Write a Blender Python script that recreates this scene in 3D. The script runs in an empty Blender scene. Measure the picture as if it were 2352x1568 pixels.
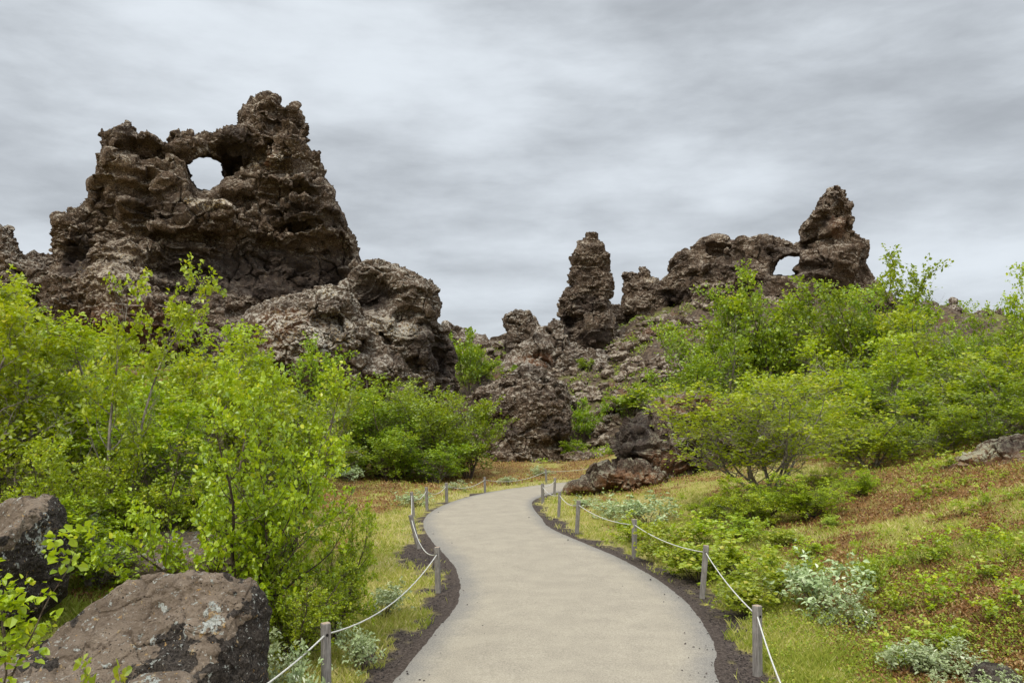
import bpy, math, time
import numpy as np
T0 = time.time()
C = bpy.context.scene
rng = np.random.default_rng(7)
F32 = np.float32

# ------------------------------------------------------------------ camera
FPX, CX, CY, HOR, CAMH = 1829.0, 1176.0, 784.0, 960.0, 2.2     # measured on a 2352 x 1568 view of the photograph
PITCH = math.atan((HOR - CY) / FPX)
cam = bpy.data.cameras.new('camera'); cam.lens = 36.0 * FPX / 2352.0; cam.sensor_width = 36
cam.clip_start = 0.1; cam.clip_end = 5000
co = bpy.data.objects.new('camera', cam); C.collection.objects.link(co); C.camera = co
co.location = (0, 0, CAMH); co.rotation_euler = (math.pi / 2 + PITCH, 0, 0)
C.view_settings.view_transform = 'Standard'; C.view_settings.look = 'None'
C.view_settings.exposure = 0.38; C.view_settings.gamma = 1.0
C.render.engine = 'CYCLES'
C.cycles.max_bounces = 6; C.cycles.diffuse_bounces = 3; C.cycles.transmission_bounces = 4
C.cycles.transparent_max_bounces = 4

def P(px, py, Y):
    """world point seen at pixel (px, py) whose forward distance is Y"""
    xc = (px - CX) / FPX; yc = (CY - py) / FPX
    dy = math.cos(PITCH) - math.sin(PITCH) * yc; dz = math.sin(PITCH) + math.cos(PITCH) * yc
    s = Y / dy
    return (xc * s, Y, CAMH + dz * s)
def ZY(py, Y): return P(CX, py, Y)[2]
def G(px, py, z=0.0):
    xc = (px - CX) / FPX; yc = (CY - py) / FPX
    dy = math.cos(PITCH) - math.sin(PITCH) * yc; dz = math.sin(PITCH) + math.cos(PITCH) * yc
    s = (z - CAMH) / dz
    return (xc * s, dy * s, z)

# ------------------------------------------------------------------ node helper
class N:
    def __init__(s, tree): s.t = tree; s.n = tree.nodes; s.l = tree.links
    def put(s, sock, v):
        if v is None: return
        if hasattr(v, 'is_output') or isinstance(v, bpy.types.NodeSocket): s.l.new(v, sock)
        else:
            if sock.type == 'RGBA' and len(v) == 3: v = (*v, 1)
            sock.default_value = v
    def math(s, op, a, b=None, clamp=False):
        n = s.n.new('ShaderNodeMath'); n.operation = op; n.use_clamp = clamp
        s.put(n.inputs[0], a); s.put(n.inputs[1], b); return n.outputs[0]
    def vec(s, op, a, b=None):
        n = s.n.new('ShaderNodeVectorMath'); n.operation = op
        s.put(n.inputs[0], a); s.put(n.inputs[1], b); return n.outputs['Value'] if op in ('DISTANCE', 'LENGTH', 'DOT_PRODUCT') else n.outputs[0]
    def mix(s, f, a, b, mode='MIX'):
        n = s.n.new('ShaderNodeMix'); n.data_type = 'RGBA'; n.blend_type = mode
        s.put(n.inputs[0], f); s.put(n.inputs[6], a); s.put(n.inputs[7], b); return n.outputs[2]
    def ramp(s, f, a, b, lo=0., hi=1.):
        n = s.n.new('ShaderNodeMapRange'); n.interpolation_type = 'SMOOTHSTEP'
        s.put(n.inputs[0], f); n.inputs[1].default_value = a; n.inputs[2].default_value = b
        n.inputs[3].default_value = lo; n.inputs[4].default_value = hi; return n.outputs[0]
    def noise(s, v, scale, detail=3, rough=.55, dist=0., col=False):
        n = s.n.new('ShaderNodeTexNoise'); s.put(n.inputs['Vector'], v); n.inputs['Scale'].default_value = scale
        n.inputs['Detail'].default_value = detail; n.inputs['Roughness'].default_value = rough
        n.inputs['Distortion'].default_value = dist; return n.outputs[1 if col else 0]
    def vor(s, v, scale, feat='F1', out=0):
        n = s.n.new('ShaderNodeTexVoronoi'); n.feature = feat; s.put(n.inputs['Vector'], v)
        n.inputs['Scale'].default_value = scale; return n.outputs[out]
    def mapping(s, v, scale=(1, 1, 1), loc=(0, 0, 0), rot=(0, 0, 0)):
        n = s.n.new('ShaderNodeMapping'); s.put(n.inputs[0], v); n.inputs[1].default_value = loc
        n.inputs[2].default_value = rot; n.inputs[3].default_value = scale; return n.outputs[0]
    def attr(s, name, out='Color'):
        n = s.n.new('ShaderNodeAttribute'); n.attribute_name = name; return n.outputs[out]
    def coord(s, which='Object'): return s.n.new('ShaderNodeTexCoord').outputs[which]
    def sep(s, v, col=False):
        n = s.n.new('ShaderNodeSeparateColor' if col else 'ShaderNodeSeparateXYZ'); s.put(n.inputs[0], v); return n.outputs
    def comb(s, x, y, z):
        n = s.n.new('ShaderNodeCombineXYZ'); s.put(n.inputs[0], x); s.put(n.inputs[1], y); s.put(n.inputs[2], z); return n.outputs[0]
    def bump(s, h, strength, dist, normal=None):
        n = s.n.new('ShaderNodeBump'); n.inputs['Strength'].default_value = strength
        n.inputs['Distance'].default_value = dist; s.put(n.inputs['Height'], h)
        if normal is not None: s.put(n.inputs['Normal'], normal)
        return n.outputs[0]
def mat(name):
    m = bpy.data.materials.new(name); m.use_nodes = True; nt = m.node_tree
    for n in list(nt.nodes):
        if n.type != 'OUTPUT_MATERIAL': nt.nodes.remove(n)
    return m, N(nt), [n for n in nt.nodes if n.type == 'OUTPUT_MATERIAL'][0]
def principled(k, out, col, rough=.9, normal=None, spec=.25):
    b = k.n.new('ShaderNodeBsdfPrincipled'); k.put(b.inputs['Base Color'], col)
    k.put(b.inputs['Roughness'], rough); b.inputs['Specular IOR Level'].default_value = spec
    if normal is not None: k.put(b.inputs['Normal'], normal)
    k.l.new(b.outputs[0], out.inputs[0]); return b

# ------------------------------------------------------------------ world and sun
SUN_EL, SUN_AZ = math.radians(48), math.radians(-152)      # azimuth from +Y (view direction), clockwise: behind and to the left
w = bpy.data.worlds.new('World'); C.world = w; w.use_nodes = True
k = N(w.node_tree)
for n in list(k.n): k.n.remove(n)
wout = k.n.new('ShaderNodeOutputWorld')
sky = k.n.new('ShaderNodeTexSky'); sky.sky_type = 'NISHITA'; sky.sun_disc = False
sky.sun_elevation = SUN_EL; sky.sun_rotation = SUN_AZ
bg1 = k.n.new('ShaderNodeBackground'); k.l.new(sky.outputs[0], bg1.inputs[0]); bg1.inputs[1].default_value = 0.08
d = k.vec('NORMALIZE', k.coord('Generated'))
sx, sy, sz = k.sep(d)[:3]
az = k.math('ARCTAN2', sx, sy); el = k.math('ARCSINE', sz)
# cloud sheet seen in perspective: stretched bands low down, softer masses higher
inv = k.math('DIVIDE', 1.0, k.math('ADD', k.math('MAXIMUM', sz, 0.0), 0.34))
cp = k.comb(k.math('MULTIPLY', sx, inv), k.math('MULTIPLY', k.math('MULTIPLY', sy, inv), 1.6), 0.0)
n1 = k.noise(k.mapping(cp, loc=(3.1, 1.7, 0)), 1.25, 5, .5, .25)
n2 = k.noise(k.mapping(cp, scale=(1, 2.0, 1), loc=(9.1, 4.2, 0)), 2.6, 6, .55, .3)
n3 = k.noise(k.comb(k.math('MULTIPLY', az, 2.6), k.math('MULTIPLY', el, 8.0), 0.7), 2.6, 7, .56, .1)
val = k.math('ADD', k.math('MULTIPLY', k.math('SUBTRACT', n1, .5), .9), k.math('MULTIPLY', k.math('SUBTRACT', n2, .5), .45))
val = k.math('ADD', val, k.math('MULTIPLY', k.math('SUBTRACT', n3, .5), 1.05))
def blob(px, py, rx, ry, amp):
    global val
    a0 = math.atan((px - CX) / FPX); x, y, z = P(px, py, 1.0); e0 = math.atan2(z - CAMH, math.hypot(x, y))
    q = k.comb(k.math('DIVIDE', k.math('SUBTRACT', az, a0), rx / FPX), k.math('DIVIDE', k.math('SUBTRACT', el, e0), ry / FPX), 0.0)
    r = k.vec('LENGTH', q)
    val = k.math('ADD', val, k.math('MULTIPLY', k.ramp(r, 0.0, 1.6, 1.0, 0.0), amp))
for bl in [(650, 70, 420, 130, .30), (1130, 230, 320, 110, .30), (60, 420, 260, 130, -.26), (1500, 30, 420, 70, -.22),
           (1580, 420, 360, 70, .28), (2150, 300, 330, 110, -.14), (2250, 90, 300, 60, -.12), (1650, 250, 420, 60, -.12),
           (1000, 480, 360, 60, -.14), (1050, 660, 260, 90, .12), (2250, 600, 260, 60, .14), (260, 250, 260, 120, .02),
           (60, 560, 160, 60, .16), (1600, 520, 300, 40, -.14), (30, 60, 200, 60, -.12), (900, 330, 260, 60, -.10)]:
    blob(*bl)
cl = k.mix(k.ramp(val, -.62, .62), (.315, .338, .365), (.62, .665, .71))
zen = k.math('MULTIPLY', k.ramp(el, math.radians(28), math.radians(70), 1.0, 3.6), k.ramp(sy, .15, -.6, 1.0, 1.25))
bg2 = k.n.new('ShaderNodeBackground'); k.put(bg2.inputs[0], cl); k.put(bg2.inputs[1], zen)
ms = k.n.new('ShaderNodeMixShader'); ms.inputs[0].default_value = .95
k.l.new(bg1.outputs[0], ms.inputs[1]); k.l.new(bg2.outputs[0], ms.inputs[2]); k.l.new(ms.outputs[0], wout.inputs[0])
sl = bpy.data.lights.new('sun', 'SUN'); sl.energy = 1.5; sl.angle = math.radians(12); sl.color = (1, .94, .84)
so = bpy.data.objects.new('sun', sl); C.collection.objects.link(so)
so.rotation_euler = (math.pi / 2 - SUN_EL, 0, math.pi - SUN_AZ)

# ------------------------------------------------------------------ numpy noise
_tab = rng.random((64, 64, 64)).astype(F32).ravel() * 2 - 1
def vn(p, s=0):
    p = np.asarray(p, F32) + F32(s * 7.31 + 1000.)
    i = np.floor(p).astype(np.int32); f = p - i; f = f * f * f * (f * (f * 6 - 15) + 10)
    x0, y0, z0 = (i[..., j] & 63 for j in range(3)); x1, y1, z1 = ((i[..., j] + 1) & 63 for j in range(3))
    x0 = x0 * 4096; x1 = x1 * 4096; y0 = y0 * 64; y1 = y1 * 64
    fx, fy, fz = f[..., 0], f[..., 1], f[..., 2]
    t = _tab
    a = t[x0 + y0 + z0]; a = a + (t[x1 + y0 + z0] - a) * fx
    b = t[x0 + y1 + z0]; b = b + (t[x1 + y1 + z0] - b) * fx
    c = t[x0 + y0 + z1]; c = c + (t[x1 + y0 + z1] - c) * fx
    e = t[x0 + y1 + z1]; e = e + (t[x1 + y1 + z1] - e) * fx
    a = a + (b - a) * fy; c = c + (e - c) * fy
    return a + (c - a) * fz
def fbm(p, o=3, s=0, g=.5):
    p = np.asarray(p, F32); r = 0; a = 1.; n = 0
    for i in range(o):
        r = r + a * vn(p * F32(2.03 ** i), s + i * 3.7); n += a; a *= g
    return r / n
_jit = rng.random((4096, 3)).astype(F32)
def cell(p, s=0):
    p = np.asarray(p, F32); i = np.floor(p).astype(np.int32); f1 = np.full(len(p), 9, F32); f2 = f1.copy(); idn = np.zeros(len(p), F32); tl = np.zeros(len(p), F32)
    for dx in (-1, 0, 1):
        for dy in (-1, 0, 1):
            for dz in (-1, 0, 1):
                c = i + np.array([dx, dy, dz], np.int32)
                h = (c[:, 0] * 73856093 ^ c[:, 1] * 19349663 ^ c[:, 2] * 83492791 ^ (s * 7919)) & 4095
                j = _jit[h]; dd = np.sqrt((((c + j) - p) ** 2).sum(1))
                new = dd < f1
                f2 = np.where(new, f1, np.minimum(f2, dd)); idn = np.where(new, j[:, 1], idn); jt = _jit[(h * 37 + 11) & 4095] - F32(.5); tl = np.where(new, ((p - c - j) * jt).sum(1) * 2.2, tl); f1 = np.where(new, dd, f1)
    return f1, f2 - f1, idn, tl
def sstep(a, b, x):
    t = np.clip((x - a) / (b - a), 0, 1); return t * t * (3 - 2 * t)
def polysd(x, y, poly):
    """signed distance, positive inside"""
    pts = np.array(poly, F32); q = np.roll(pts, -1, 0); best = np.full(x.shape, 1e9, F32); ins = np.zeros(x.shape, bool)
    for (x0, y0), (x1, y1) in zip(pts, q):
        ex, ey = x1 - x0, y1 - y0; wx, wy = x - x0, y - y0
        t = np.clip((wx * ex + wy * ey) / (ex * ex + ey * ey + 1e-9), 0, 1)
        best = np.minimum(best, (wx - ex * t) ** 2 + (wy - ey * t) ** 2)
        if y0 != y1: ins ^= ((y0 > y) != (y1 > y)) & (x < (x1 - x0) * (y - y0) / (y1 - y0) + x0)
    d = np.sqrt(best); return np.where(ins, d, -d)

# ------------------------------------------------------------------ mesh helpers
def mesh_np(name, v, f, m, smooth=False, attrs=None, parent=None, loc=None, link=True):
    v = np.asarray(v, F32)
    if loc is not None: v = v - np.array(loc, F32)
    f = np.asarray(f, np.int32); me = bpy.data.meshes.new(name)
    me.vertices.add(len(v)); me.vertices.foreach_set('co', v.ravel())
    kf = f.shape[1]; me.loops.add(f.size); me.loops.foreach_set('vertex_index', f.ravel())
    me.polygons.add(len(f)); me.polygons.foreach_set('loop_start', np.arange(0, f.size, kf, dtype=np.int32))
    me.polygons.foreach_set('use_smooth', np.full(len(f), smooth))
    me.update(calc_edges=True)
    for an, av in (attrs or {}).items():
        a = me.attributes.new(an, 'FLOAT_COLOR', 'POINT'); av = np.asarray(av, F32)
        if av.ndim == 1: av = np.repeat(av[:, None], 3, 1)
        if av.shape[1] == 3: av = np.concatenate([av, np.ones((len(av), 1), F32)], 1)
        a.data.foreach_set('color', av.ravel())
    me.materials.append(m); o = bpy.data.objects.new(name, me)
    if link: C.collection.objects.link(o)
    if parent is not None: o.parent = parent
    elif loc is not None: o.location = loc
    return o
def tag(o, label=None, cat=None, group=None, kind=None):
    if label: o['label'] = label
    if cat: o['category'] = cat
    if group: o['group'] = group
    if kind: o['kind'] = kind
    return o
def empty(name, loc, rz=0):
    o = bpy.data.objects.new(name, None); o.empty_display_size = .2; C.collection.objects.link(o); o.location = loc
    o.rotation_euler.z = rz; return o
def catmull(pts, n):
    p = np.array(pts, float); p = np.vstack([2 * p[0] - p[1], p, 2 * p[-1] - p[-2]]); out = []
    for i in range(1, len(p) - 2):
        t = np.linspace(0, 1, n, endpoint=False)[:, None]; a, b, c, e = p[i - 1], p[i], p[i + 1], p[i + 2]
        out.append(.5 * (2 * b + (c - a) * t + (2 * a - 5 * b + 4 * c - e) * t ** 2 + (3 * b - a - 3 * c + e) * t ** 3))
    return np.vstack(out + [p[-2][None]])

# ------------------------------------------------------------------ path geometry (world z = 0)
LE = [(885, 1568), (935, 1510), (985, 1450), (1030, 1400), (1046, 1360), (1040, 1310), (1012, 1272), (985, 1242), (968, 1212), (970, 1190), (992, 1170), (1040, 1150), (1110, 1132), (1180, 1121), (1250, 1112.5), (1315, 1106)]
RE = [(1667, 1568), (1660, 1500), (1640, 1450), (1600, 1395), (1550, 1352), (1500, 1318), (1420, 1276), (1350, 1247), (1290, 1222), (1262, 1206), (1248, 1188), (1230, 1168), (1226, 1152), (1245, 1141), (1285, 1130), (1330, 1122)]
L = [(-1.75, -6), (-1.75, 0), (-1.6, 3)] + [G(*p)[:2] for p in LE] + [(4.5, 29.6), (8, 31.5), (13, 35)]
R = [(1.05, -6), (1.1, 0), (1.3, 3)] + [G(*p)[:2] for p in RE] + [(5.2, 26.4), (9, 28.6), (14, 32)]
Lc, Rc = catmull(L, 14), catmull(R, 14)
PATHPOLY = np.vstack([Lc[::3], Rc[::-3]])
def path_d(x, y): return -polysd(x, y, PATHPOLY)          # positive outside

# ------------------------------------------------------------------ terrain height
A = []
for px, Y, z in [
    (-600, 4, .3), (300, 4, .15), (800, 4, 0), (1176, 4, 0), (1700, 4, 0), (2100, 4, .05), (2900, 4, .4),
    (-500, 6, .6), (0, 6, .45), (300, 6, .3), (600, 6, .12), (800, 6, 0), (1176, 6, 0), (1700, 6, 0), (2000, 6, .08), (2352, 6, .25), (2900, 6, .6),
    (-500, 9, 1.1), (0, 9, .95), (300, 9, .85), (560, 9, .35), (700, 9, .06), (850, 9, 0), (1176, 9, 0), (1600, 9, 0), (1850, 9, .10), (2100, 9, .35), (2352, 9, .75), (2900, 9, 1.3),
    (-500, 13, 1.7), (0, 13, 1.4), (300, 13, 1.0), (600, 13, .3), (760, 13, .05), (950, 13, 0), (1176, 13, 0), (1450, 13, 0), (1700, 13, .2), (1950, 13, .55), (2150, 13, .9), (2352, 13, 1.25), (2900, 13, 2),
    (-500, 18, 2.4), (0, 18, 2.0), (400, 18, 1.0), (700, 18, .1), (900, 18, 0), (1176, 18, 0), (1350, 18, 0), (1600, 18, .25), (1850, 18, .7), (2090, 20, 1.05), (2352, 18, 1.75), (2900, 18, 2.6),
    (-500, 26, 3.6), (0, 26, 3), (400, 26, 1.8), (750, 26, .1), (950, 26, 0), (1176, 26, 0), (1350, 26, 0), (1550, 26, .7), (1800, 26, 1.2), (2100, 26, 1.7), (2352, 26, 2.3), (2900, 26, 3.6),
    (-500, 36, 5.2), (0, 36, 4.5), (400, 36, 3.6), (700, 36, 1.6), (850, 36, .4), (1000, 36, .05), (1150, 37, 0), (1350, 36, .05), (1480, 36, .8), (1700, 36, 2.4), (2000, 36, 3.4), (2352, 36, 4.2), (2900, 36, 5),
    (-500, 44, 7), (0, 44, 6.2), (300, 44, 6.3), (600, 44, 5.8), (850, 44, 3.5), (1000, 44, 1.2), (1100, 44, .5), (1200, 44, .5), (1400, 44, .7), (1550, 44, 2.8), (1800, 44, 4.6), (2352, 44, 6),
    (1100, 50, 2.4), (1200, 50, 2.6), (1320, 50, 2.7), (1420, 50, 2.9), (1500, 50, 4.2), (1200, 56, 4.6), (1300, 56, 4.6), (1450, 56, 6.0), (1600, 56, 7.6), (2000, 56, 8), (2400, 56, 8),
    (0, 60, 7), (500, 60, 7), (900, 60, 5), (1100, 60, 6.4), (1200, 63, 7.0), (1360, 62, 7.3), (1460, 64, 9.3), (1550, 66, 11.0), (1750, 68, 12.3), (2000, 68, 11.6), (2300, 68, 10), (2900, 68, 9),
    (1100, 72, 8.2), (1250, 74, 8.2), (1500, 78, 9), (2000, 80, 9), (2400, 80, 8), (0, 80, 5), (600, 80, 5),
    (0, 150, 2), (700, 150, 2), (1176, 150, 3), (1700, 150, 3), (2400, 150, 3), (-500, 150, 2), (2900, 150, 3)]:
    A.append(((px - CX) / FPX, math.log(Y), z))
A = np.array(A)
def _tps(r2): return .5 * r2 * np.log(r2 + 1e-12)
_n = len(A); _K = _tps(((A[:, None, :2] - A[None, :, :2]) ** 2).sum(2)) + np.eye(_n) * 1e-4
_Pm = np.c_[np.ones(_n), A[:, :2]]
_W = np.linalg.solve(np.block([[_K, _Pm], [_Pm.T, np.zeros((3, 3))]]), np.r_[A[:, 2], 0, 0, 0])
def H(x, y, rough=True):
    x = np.atleast_1d(np.asarray(x, float)); y = np.atleast_1d(np.asarray(y, float)); shp = x.shape; x = x.ravel(); y = y.ravel()
    r = np.hypot(x, y); th = np.arctan2(x, y); thc = np.clip(th, -.62, .62)
    Y = np.clip(r * np.cos(thc), 3.2, 160); u = np.tan(thc); v = np.log(Y); z = np.zeros(len(x))
    for i in range(0, len(x), 40000):
        s = slice(i, i + 40000)
        r2 = (u[s, None] - A[None, :, 0]) ** 2 + (v[s, None] - A[None, :, 1]) ** 2
        z[s] = _tps(r2) @ _W[:_n] + _W[_n] + _W[_n + 1] * u[s] + _W[_n + 2] * v[s]
    z *= 1 - sstep(.62, 1.4, np.abs(th)) * .8
    z *= 1 - sstep(160, 500, r)
    pd = path_d(x.astype(F32), y.astype(F32)) if rough else None
    if rough:
        m = sstep(0.0, .9, pd)
        flat = sstep(.2, 3.0, pd); z = z * flat
        p = np.c_[x, y, x * 0].astype(F32)
        z += m * (.055 * fbm(p / .9, 3, 3) + .045 * fbm(p / .28, 3, 5))
        z += sstep(1, 6, pd) * .10 * fbm(p / 2.2, 2, 6)
        far = sstep(40, 46, y) * (y < 200)
        z += far * (.85 * np.abs(fbm(p / 2.3, 4, 9)) * 1.6 + .35 * fbm(p / .8, 3, 11))
        z -= sstep(.0, .12, pd) * .012
    return z.reshape(shp)
print('setup', round(time.time() - T0, 1))

# ------------------------------------------------------------------ ground material and mesh
def ground_masks(x, y):
    """gravel, heather, rock, green"""
    x = np.asarray(x, F32); y = np.asarray(y, F32); p = np.c_[x, y, x * 0]
    pd = path_d(x, y); n = fbm(p / .6, 4, 21); px = CX + FPX * x / np.maximum(y, .5)
    left = px < 1080
    wdt = np.where(left, .30, .36) * (1 - .55 * sstep(12, 19, y))
    wdt = np.where(left, wdt * (1 - sstep(14.5, 17, y)), wdt)
    gx, gy, _ = G(925, 1275); wdt = wdt + .55 * np.exp(-((x - gx) ** 2 + (y - gy) ** 2) / .6)
    gravel = 1 - sstep(-.10, .14, pd - wdt - .48 * n - .20 * fbm(p / .15, 2, 22)); gravel *= (y < 24.5)
    rightside = sstep(1500, 2000, px) * sstep(26, 20, y)
    meadow = sstep(1420, 1350, px)
    hn = .55 * fbm(p / 2.0, 3, 23) + .75 * fbm(p / .45, 3, 24); heather = sstep(-.15, .35, hn + .32 * rightside + .32 * meadow * sstep(18, 26, y) - .25 * meadow * sstep(18, 14, y))
    heather *= sstep(.5, 1.3, pd - wdt)
    rock = sstep(40, 44, y)
    green = sstep(-.1, .4, fbm(p / 1.3, 3, 27) + .35 * sstep(700, 0, px))
    return gravel, heather, rock, green
th = np.concatenate([np.linspace(-math.pi, -.66, 60, endpoint=False), np.linspace(-.66, .66, 900), np.linspace(.66, math.pi, 60)[1:]])
rr = np.concatenate([[.4, 1, 1.8, 2.6, 3.4], np.exp(np.linspace(math.log(4), math.log(95), 640)), [110, 140, 190, 280, 450, 800, 1500, 3000]])
TH, RR = np.meshgrid(th, rr); gx = (RR * np.sin(TH)).ravel(); gy = (RR * np.cos(TH)).ravel()
gz = H(gx, gy)
gm = np.stack(ground_masks(gx, gy), 1)
nc = len(th); ii = (np.arange(len(rr) - 1)[:, None] * nc + np.arange(nc - 1)[None]).ravel()
gf = np.stack([ii, ii + 1, ii + 1 + nc, ii + nc], 1)[:, ::-1]
m_ground, k, out = mat('ground')
o_ = k.coord('Object'); mk = k.sep(k.attr('kind'), True); mka = k.attr('kind', 'Alpha')
nA = k.noise(o_, 3.0, 6, .65); nB = k.noise(o_, 28, 4, .7); nC = k.noise(o_, .8, 3)
grass = k.mix(k.ramp(nA, .35, .65), (.38, .31, .10), (.24, .23, .045))
grass = k.mix(k.ramp(nC, .4, .65), grass, (.38, .32, .13))
heath = k.mix(k.ramp(nB, .35, .65), (.13, .068, .024), (.29, .165, .055))
heath = k.mix(k.ramp(nA, .45, .7), heath, (.26, .20, .06))
grv = k.mix(k.ramp(nB, .35, .7), (.042, .030, .024), (.13, .10, .08))
grv = k.mix(k.ramp(k.vor(o_, 55), .0, .22), (.21, .18, .155), grv)
rocky = k.mix(k.ramp(nA, .35, .65), (.045, .031, .022), (.14, .10, .066))
rocky = k.mix(k.ramp(k.noise(o_, .35, 5, .6), .54, .68), rocky, (.13, .07, .038))
rocky = k.mix(k.ramp(k.noise(o_, .5, 5, .6, .2), .52, .64), rocky, (.15, .145, .045))
rocky = k.mix(k.ramp(k.noise(o_, 2.4, 5, .7, .2), .60, .68), rocky, (.30, .28, .22))
c = k.mix(mk[1], grass, heath); c = k.mix(mk[2], c, rocky); c = k.mix(mk[0], c, grv)
bh = k.math('ADD', k.math('MULTIPLY', nB, 1.0), k.math('MULTIPLY', k.noise(o_, 90, 3, .7), .5))
principled(k, out, c, .95, k.bump(bh, .8, .03), .15)
ground = mesh_np('ground', np.c_[gx, gy, gz], gf, m_ground, True, {'kind': gm})
tag(ground, kind='structure')
print('ground', len(gx), round(time.time() - T0, 1))

# path sheet
m_path, k, out = mat('path')
o_ = k.coord('Object'); e = k.sep(k.attr('edge'), True)[0]
streak = k.noise(o_, 2.3, 7, .68); fine = k.noise(o_, 70, 3, .85); mid = k.noise(o_, 22, 4, .7)
base = k.mix(k.ramp(streak, .3, .7), (.29, .245, .178), (.365, .312, .226))
dust = k.ramp(k.math('ADD', e, k.math('MULTIPLY', k.math('SUBTRACT', streak, .5), .30)), .03, .50)
base = k.mix(dust, (.185, .17, .15), base)
base = k.mix(k.ramp(fine, .36, .64), k.mix(.30, base, (.10, .09, .08)), k.mix(.24, base, (.6, .55, .46)))
base = k.mix(k.ramp(mid, .30, .42, .25, 0.), base, (.10, .09, .08))
base = k.mix(k.ramp(k.vor(o_, 5.5), .012, .03, .8, 0.), base, (.05, .042, .038))
principled(k, out, base, .93, k.bump(k.math('ADD', fine, k.math('MULTIPLY', mid, .7)), .5, .006), .2)
nv = 25; n_ = min(len(Lc), len(Rc)); t = np.linspace(0, 1, nv)
# re-sample both edges finely for a slightly ragged border
def resample(c, m):
    s = np.r_[0, np.cumsum(np.hypot(*np.diff(c, axis=0).T))]; return s, c
Ls, Rs = Lc[:n_], Rc[:n_]
sub = 6
def dens(c): idx = np.linspace(0, len(c) - 1, (len(c) - 1) * sub + 1); i = np.minimum(idx.astype(int), len(c) - 2); f = (idx - i)[:, None]; return c[i] * (1 - f) + c[i + 1] * f
Ls, Rs = dens(Ls), dens(Rs)
wv = (Rs - Ls); wv /= np.linalg.norm(wv, axis=1)[:, None]
jl = fbm(np.c_[Ls / .12, Ls[:, :1] * 0], 3, 31)[:, None] * .018; jr = fbm(np.c_[Rs / .12, Rs[:, :1] * 0], 3, 33)[:, None] * .018
Ls = Ls - wv * (.02 + jl); Rs = Rs + wv * (.02 + jr)
pp = Ls[:, None] * (1 - t[None, :, None]) + Rs[:, None] * t[None, :, None]
edge = np.minimum(t, 1 - t) * 2
dw = np.linalg.norm(Rs - Ls, axis=1)[:, None] * np.minimum(t, 1 - t)[None]
z = .012 + .03 * np.sin(math.pi * t)[None] + np.zeros(pp.shape[:2]); z[:, 0] = z[:, -1] = -.03
z[:, 1:-1] += (.006 * fbm(np.concatenate([pp, pp[..., :1] * 0], 2).reshape(-1, 3) / .5, 2, 37)).reshape(z.shape)[:, 1:-1]
nr = len(Ls); ii = (np.arange(nr - 1)[:, None] * nv + np.arange(nv - 1)[None]).ravel()
path = mesh_np('path', np.concatenate([pp, z[..., None]], 2).reshape(-1, 3), np.stack([ii, ii + 1, ii + 1 + nv, ii + nv], 1), m_path, True, {'edge': dw.ravel()})
tag(path, kind='structure')

# ------------------------------------------------------------------ rock materials
def rock_mat(name, dark, mid_, lite, lich, lamt=.5, soil=(.15, .065, .03), sc=1.0, ochre=(.35, .24, .10), mkl=.07, pits=0.):
    m, k, out = mat(name); o_ = k.coord('Object'); mk = k.sep(k.attr('mask'), True)
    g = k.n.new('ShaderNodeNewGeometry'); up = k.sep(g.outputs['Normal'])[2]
    a = k.noise(o_, .55 * sc, 6, .62, .3); b = k.noise(o_, 3.2 * sc, 6, .7); f = k.noise(o_, 14 * sc, 4, .75)
    c = k.mix(k.ramp(b, .32, .66), dark, mid_); c = k.mix(k.ramp(f, .42, .74), c, lite)
    c = k.mix(k.ramp(a, .35, .65, 0, .35), c, k.mix(.5, c, mid_))
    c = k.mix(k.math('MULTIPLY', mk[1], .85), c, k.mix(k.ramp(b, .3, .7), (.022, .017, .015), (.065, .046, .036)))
    so = k.math('MULTIPLY', mk[2], k.ramp(b, .3, .6)); c = k.mix(so, c, soil)
    # pale crust of lichen, thickest on ledges and tops
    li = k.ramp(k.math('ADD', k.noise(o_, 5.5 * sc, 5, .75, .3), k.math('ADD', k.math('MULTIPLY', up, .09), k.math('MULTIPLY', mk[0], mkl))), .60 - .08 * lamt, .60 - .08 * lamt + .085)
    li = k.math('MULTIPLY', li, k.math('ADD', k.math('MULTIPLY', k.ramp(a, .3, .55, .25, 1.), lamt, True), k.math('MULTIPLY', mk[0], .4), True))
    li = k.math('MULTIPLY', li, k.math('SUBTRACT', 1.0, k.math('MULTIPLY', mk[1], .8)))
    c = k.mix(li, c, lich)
    li2 = k.math('MULTIPLY', k.ramp(k.noise(k.mapping(o_, loc=(5, 3, 1)), 8 * sc, 4, .7), .56, .62), mk[0])
    c = k.mix(li2, c, ochre)
    sp = k.ramp(k.vor(o_, 26 * sc), .10, .2, .5, 0.); c = k.mix(k.math('MULTIPLY', sp, lamt), c, (.42, .38, .33))
    if pits:
        pt = k.math('MULTIPLY', k.ramp(k.vor(o_, 17 * sc), .16, .26, 1., 0.), k.ramp(k.noise(o_, 4 * sc, 3, .6), .48, .6)); c = k.mix(k.math('MULTIPLY', pt, pits), c, (.02, .016, .013))
        grn = k.noise(o_, 60 * sc, 2, .8); c = k.mix(k.ramp(grn, .35, .65, .35, 0.), c, (.04, .03, .024)); c = k.mix(k.ramp(grn, .55, .75, 0., .3), c, (.5, .42, .33))
    h = k.math('ADD', k.math('MULTIPLY', b, .9), k.math('MULTIPLY', f, .45)); h = k.math('ADD', h, k.math('MULTIPLY', k.noise(o_, 45 * sc, 3, .7), .15))
    principled(k, out, c, .95, k.bump(h, .9, .16 / sc), .15)
    return m
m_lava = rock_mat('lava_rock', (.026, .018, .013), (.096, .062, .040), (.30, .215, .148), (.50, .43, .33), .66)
m_lava2 = rock_mat('grey_lava_rock', (.032, .022, .016), (.110, .074, .049), (.31, .23, .162), (.52, .47, .38), .74)
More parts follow.
